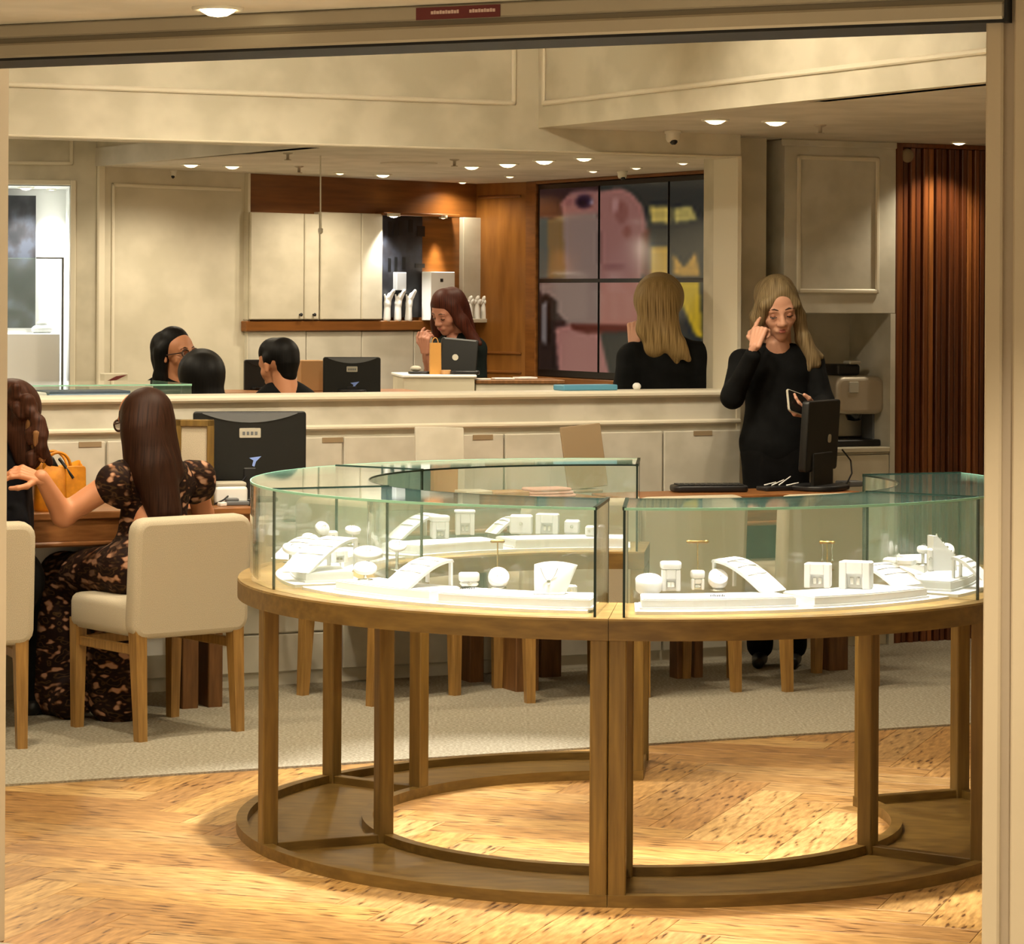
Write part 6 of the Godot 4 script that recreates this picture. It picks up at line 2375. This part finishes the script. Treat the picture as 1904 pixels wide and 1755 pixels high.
func floral_woman() -> void:
	var t := person("seated woman with long brown hair in a dark floral dress, reaching for the yellow handbag", Vector3(-1.3, 0, -10.3))
	var fw := Vector3(-0.629, 0, -0.778)
	var rt := Vector3(0.778, 0, -0.629)
	var H := Vector3(-1.27, 0.575, -10.16) + fw * 0.05
	var hc := at(268, 785, 10.28)
	var hb := yaw(-2.2) * Basis(Vector3.RIGHT, 0.15)
	var f := Flesh.new()
	f.blob(head_bones(hc, hb, 1.02), 0.006, 0.014, sockets(hc, hb, 1.02))
	var sl := at(217, 893, 10.14)
	var el := at(118, 958, 10.1)
	var wl := at(76, 886, 9.99)
	f.blob([[sl, el, .047, .04], [el, wl, .041, .026]], 0.009, 0.02)
	f.blob(hand_bones(wl - (wl - el).normalized() * .015, at(44, 874, 9.97) - wl, Vector3(0.1, 0.75, 0.4), 1.0, [0.28, 0.32, 0.36, 0.4, 0.25], 0.95), 0.0035, 0.006)
	var sr := at(362, 895, 10.42)
	var er := at(378, 955, 10.55)
	f.blob([[sr, er, .045, .038], [er, at(330, 950, 10.68), .036, .026]], 0.01, 0.02)
	f.blob(hand_bones(at(330, 950, 10.68), Vector3(-1, 0, -0.2), Vector3.UP, -1.0, [0.2, 0.25, 0.3, 0.3, 0.2], 0.95), 0.005, 0.006)
	f.blob([[at(288, 862, 10.27), at(290, 885, 10.28), .05, .07], [at(290, 890, 10.28), H, .09, .1], [sl, sr, .045, .045]], 0.02, 0.03)
	part("body", f, M.skin_warm, t)
	face_bits(t, hc, hb, 1.02)
	glasses(t, hc, hb, 1.02)
	# dress: bodice, long skirt over the knees to the floor
	var kl := H + fw * 0.44 - rt * 0.09 + Vector3(0, -0.06, 0)
	var kr := H + fw * 0.42 + rt * 0.09 + Vector3(0, -0.06, 0)
	var d := [[at(290, 905, 10.28), at(285, 985, 10.27), .135, .12, fw, 1.35], [at(280, 985, 10.27), H, .108, .135, fw, 1.2], [sl, sr, .055, .055], [H - rt * .065, kl, .098, .078], [H + rt * .065, kr, .098, .076], [kl, Vector3(kl.x, .1, kl.z) + fw * .05, .078, .105], [kr, Vector3(kr.x, .1, kr.z) + fw * .03, .09, .1], [H + fw * .3 + Vector3(0, -.1, 0), H + fw * .2 + Vector3(0, -.5, 0), .1, .1], [Vector3(kl.x, .07, kl.z), Vector3(kl.x, .06, kl.z) - fw * .12 - rt * .04, .075, .06]]
	part("dress", flesh(d, 0.012, 0.05), M.floral, t)
	part("puff_sleeve", flesh([[at(212, 893, 10.12), at(228, 880, 10.16), .062, .05], [at(200, 912, 10.12), at(225, 925, 10.14), .04, .042]], 0.009, 0.04), M.floral, t)
	part("puff_sleeve", flesh([[at(372, 885, 10.42), at(352, 880, 10.38), .058, .05], [at(378, 910, 10.45), at(360, 915, 10.4), .042, .045]], 0.009, 0.04), M.floral, t)
	var h := [[at(274, 768, 10.24), at(266, 772, 10.3), .094, .088], [at(268, 800, 10.2), at(282, 870, 10.18), .085, .082], [at(258, 790, 10.2), at(252, 850, 10.18), .045, .04], [at(282, 870, 10.18), at(305, 950, 10.16), .08, .062], [at(300, 900, 10.17), at(318, 975, 10.15), .055, .025], [at(305, 790, 10.24), at(325, 880, 10.22), .04, .035]]
	part("hair", flesh(h, 0.008, 0.03), M.hair_brown, t)
	for s in [-1, 1]:
		var k: Vector3 = kl if s < 0 else kr
		part("shoe", flesh([[Vector3(k.x, .03, k.z) - fw * 0.02, Vector3(k.x, .026, k.z) + fw * 0.12, .03, .024]], 0.01, 0.01), M.black, t)


func curly_woman() -> void:
	var t := person("woman with curly brown hair in dark clothes at the left jamb, seated beside the handbag", Vector3(-1.82, 0, -10.05))
	var hc := at(14, 772, 10.2)
	var hb := yaw(-1.3)
	var f := Flesh.new()
	f.blob(head_bones(hc, hb, 1.03), 0.007, 0.014, sockets(hc, hb, 1.03))
	f.blob([[at(8, 850, 10.2), at(-16, 1050, 10.15), .07, .1], [at(-10, 1060, 10.15), at(0, 1085, 10.5), .08, .07], [at(30, 1095, 10.5), at(55, 1330, 10.48), .05, .04]], 0.025, 0.03)
	var w := at(-10, 985, 10.45)
	f.blob(hand_bones(w, Vector3(1, 0.1, -0.3), Vector3.UP, 1.0, [0.3, 0.4, 0.5, 0.5, 0.3], 0.95), 0.005, 0.006)
	part("body", f, M.skin, t)
	face_bits(t, hc, hb, 1.03)
	part("sweater", flesh([[at(-12, 880, 10.2), at(-16, 960, 10.2), .14, .14], [at(-16, 960, 10.2), at(-16, 1060, 10.12), .14, .16], [at(22, 880, 10.15), at(24, 970, 10.1), .05, .045], [at(24, 970, 10.1), at(-14, 988, 10.42), .045, .035], [at(36, 842, 10.25), at(0, 860, 10.2), .055, .07]], 0.013, 0.04), M.navy_knit, t)
	part("trousers", flesh([[at(15, 1080, 10.12), at(10, 1085, 10.45), .13, .11], [at(30, 1085, 10.35), at(52, 1110, 10.5), .08, .07], [at(52, 1110, 10.5), at(58, 1330, 10.48), .065, .05]], 0.014, 0.03), M.suit_trousers, t)
	part("shoe", flesh([[Vector3(at(60, 1360, 10.45).x, .035, -10.45), Vector3(at(64, 1360, 10.45).x, .03, -10.6), .034, .026]], 0.012, 0.01), M.black, t)
	var bones := [[at(22, 758, 10.2), at(14, 776, 10.22), .106, .105], [at(30, 735, 10.15), at(40, 800, 10.12), .055, .05], [at(40, 800, 10.12), at(52, 850, 10.12), .06, .05]]
	var tips := []
	var r := RandomNumberGenerator.new()
	r.seed = 5
	for i in 44:
		var y := r.randf_range(715, 850)
		var x := lerpf(40, 84, clampf((y - 705) / 110.0, 0, 1)) + r.randf_range(-34, 2)
		var p := at(x, y, r.randf_range(10.02, 10.12))
		bones.append([p, p + Vector3(r.randf_range(-.015, .02), -.03, r.randf_range(-.01, .01)), .02, .013])
	part("hair", flesh(bones, 0.008, 0.018), M.hair_curly, t)
	for i in 12:
		var y := r.randf_range(770, 835)
		var p := at(lerpf(62, 78, (y - 770) / 65.0) + r.randf_range(-6, 4), y, r.randf_range(10.02, 10.1))
		tips.append([p, p + Vector3(r.randf_range(-.01, .012), -.04, 0), .016, .011])
	part("hair_tips", flesh(tips, 0.008, 0.02), M.hair_tips, t, "lighter blonde ends of the curls")


func cashier() -> void:
	var z := 16.25
	var Z := Vector3.BACK
	var t := person("red-haired woman in a dark top looking down behind the till screen", plan(848, z + .1))
	var hc := at(834, 582, z)
	var hb := Basis(Z, -0.1) * yaw(-0.75) * Basis(Vector3.RIGHT, 0.42)
	var f := Flesh.new()
	f.blob(head_bones(hc, hb, 1.04), 0.006, 0.014, sockets(hc, hb, 1.04))
	var w := at(790, 655, z - .2)
	f.blob(hand_bones(w, at(788, 625, z - .22) - w, Vector3(-0.6, 0, 0.8), 1.0, [0.3, 0.5, 0.6, 0.6, 0.3], 0.95), 0.005, 0.006)
	f.blob([[at(845, 635, z + .05), at(855, 800, z + .1), .07, .1], [at(812, 655, z), at(800, 700, z - .1), .035, .032], [at(800, 700, z - .1), w, .03, .022], [at(840, 860, z + .1), at(840, 1060, z + .1), .07, .05], [at(868, 860, z + .1), at(868, 1060, z + .1), .07, .05]], 0.022, 0.03)
	part("body", f, M.skin_dark, t)
	face_bits(t, hc, hb, 1.04, true)
	part("top", flesh([[at(852, 655, z + .07), at(855, 740, z + .1), .14, .13, Z, 1.35], [at(855, 740, z + .1), at(855, 850, z + .1), .13, .16, Z, 1.3], [at(818, 650, z + .03), at(884, 648, z + .1), .055, .06], [at(886, 650, z + .1), at(893, 730, z + .05), .055, .045], [at(815, 655, z + .02), at(802, 690, z - .08), .05, .045]], 0.014, 0.035), M.top_teal, t)
	part("trousers", flesh([[at(840, 850, z + .1), at(840, 1060, z + .1), .085, .055], [at(868, 850, z + .1), at(868, 1060, z + .1), .085, .055]], 0.025, 0.03), M.suit_trousers, t)
	var P := func(x: float, y: float, zz: float) -> Vector3: return hc + hb * (Vector3(x, y, zz) * 1.04)
	var h := [[P.call(0, .05, -.035), P.call(0, .068, .01), .09, .08], [P.call(-.06, .05, .02), P.call(-.088, -.06, .02), .035, .032], [P.call(-.088, -.06, .02), P.call(-.08, -.2, .05), .034, .03], [P.call(.06, .05, .02), P.call(.09, -.04, .0), .036, .034], [P.call(.09, -.04, 0), P.call(.13, -.14, -.02), .04, .03], [P.call(.13, -.14, -.02), P.call(.18, -.17, -.02), .03, .014], [P.call(0, 0, -.07), P.call(0.02, -.16, -.08), .075, .06], [P.call(-.08, -.18, .05), P.call(-.06, -.25, .07), .03, .02]]
	part("hair", flesh(h, 0.009, 0.025), M.hair_auburn, t)


func seated_back_row() -> void:
	var Z := Vector3.BACK
	# woman with glasses
	var z := 13.9
	var t := person("dark-haired woman with brown glasses facing right in the back room", plan(318, z))
	var hc := at(328, 662, z)
	var hb := Basis(Z, 0.08) * yaw(0.95) * Basis(Vector3.RIGHT, -0.1)
	var f := Flesh.new()
	f.blob(head_bones(hc, hb, 1.03), 0.006, 0.014, sockets(hc, hb, 1.03))
	f.blob([[at(322, 705, z + .02), at(318, 900, z), .06, .1], [at(300, 900, z), at(300, 1050, z - .0), .09, .06]], 0.025, 0.03)
	part("body", f, M.skin_warm, t)
	face_bits(t, hc, hb, 1.03)
	glasses(t, hc, hb, 1.03)
	part("top", flesh([[at(312, 742, z + .02), at(316, 860, z), .13, .15, Z, 1.3], [at(285, 730, z), at(348, 735, z + .06), .055, .055], [at(316, 880, z), at(316, 1090, z), .15, .12]], 0.014, 0.035), M.top_black, t)
	var P := func(x: float, y: float, zz: float) -> Vector3: return hc + hb * (Vector3(x, y, zz) * 1.03)
	part("hair", flesh([[P.call(0, .05, -.042), P.call(0, .068, -.006), .09, .079], [P.call(-.066, .05, -.005), P.call(-.076, .01, -.035), .024, .026], [P.call(-.07, .03, -.025), P.call(-.078, -.09, -.05), .036, .032], [P.call(-.076, -.09, -.055), P.call(-.07, -.2, -.04), .034, .03], [P.call(.06, .02, -.03), P.call(.075, -.1, -.04), .04, .034], [P.call(0, 0, -.08), P.call(0, -.18, -.07), .065, .05], [P.call(-.06, -.18, -.02), P.call(-.04, -.26, .04), .03, .02]], 0.008, 0.022), M.hair_black, t)
	# woman seen from behind
	z = 13.3
	t = person("person with long black hair seen from behind, right of the woman with glasses", plan(374, z))
	hc = at(375, 695, z)
	hb = yaw(PI)
	f = Flesh.new()
	f.blob(head_bones(hc, hb, 0.92), 0.009, 0.014)
	f.blob([[at(373, 750, z), at(373, 900, z), .07, .1], [at(373, 900, z), at(373, 1090, z), .1, .07]], 0.025, 0.03)
	part("body", f, M.skin_warm, t)
	part("top", flesh([[at(373, 790, z), at(373, 880, z), .15, .15, Z, 1.35], [at(335, 765, z), at(411, 765, z), .06, .06], [at(373, 900, z), at(373, 1120, z), .15, .12]], 0.015, 0.035), M.top_black, t)
	part("hair", flesh([[at(375, 692, z + .02), at(376, 696, z - .03), .112, .108], [at(368, 700, z - .05), at(362, 745, z - .06), .066, .062], [at(384, 700, z - .06), at(392, 745, z - .07), .07, .066], [at(362, 745, z - .06), at(360, 800, z - .07), .066, .05], [at(392, 745, z - .07), at(396, 800, z - .07), .064, .05]], 0.009, 0.03), M.hair_black, t)
	# man seen from behind
	z = 13.6
	t = person("man with short black hair and a black shirt seen from behind, beside the back-room monitor", plan(528, z))
	hc = at(518, 680, z)
	hb = Basis(Z, 0.05) * yaw(-2.35) * Basis(Vector3.RIGHT, 0.15)
	f = Flesh.new()
	f.blob(head_bones(hc, hb, 1.06), 0.006, 0.014, sockets(hc, hb, 1.06))
	f.blob([[at(526, 725, z), at(532, 890, z), .07, .1], [at(532, 890, z), at(532, 1080, z), .1, .07]], 0.025, 0.03)
	part("body", f, M.skin_warm, t)
	part("shirt", flesh([[at(530, 762, z), at(532, 860, z), .15, .15, Z, 1.35], [at(492, 748, z), at(570, 748, z), .055, .058], [at(532, 880, z), at(532, 1110, z), .15, .12], [at(505, 732, z), at(552, 734, z), .035, .035]], 0.014, 0.035), M.top_black, t)
	P = func(x: float, y: float, zz: float) -> Vector3: return hc + hb * (Vector3(x, y, zz) * 1.06)
	part("hair", flesh([[P.call(0, .045, -.035), P.call(0, .062, .02), .084, .074], [P.call(0, .0, -.06), P.call(0, -.045, -.055), .06, .045], [P.call(-.06, .03, -.01), P.call(.06, .03, -.01), .03, .03]], 0.007, 0.02), M.hair_black, t)
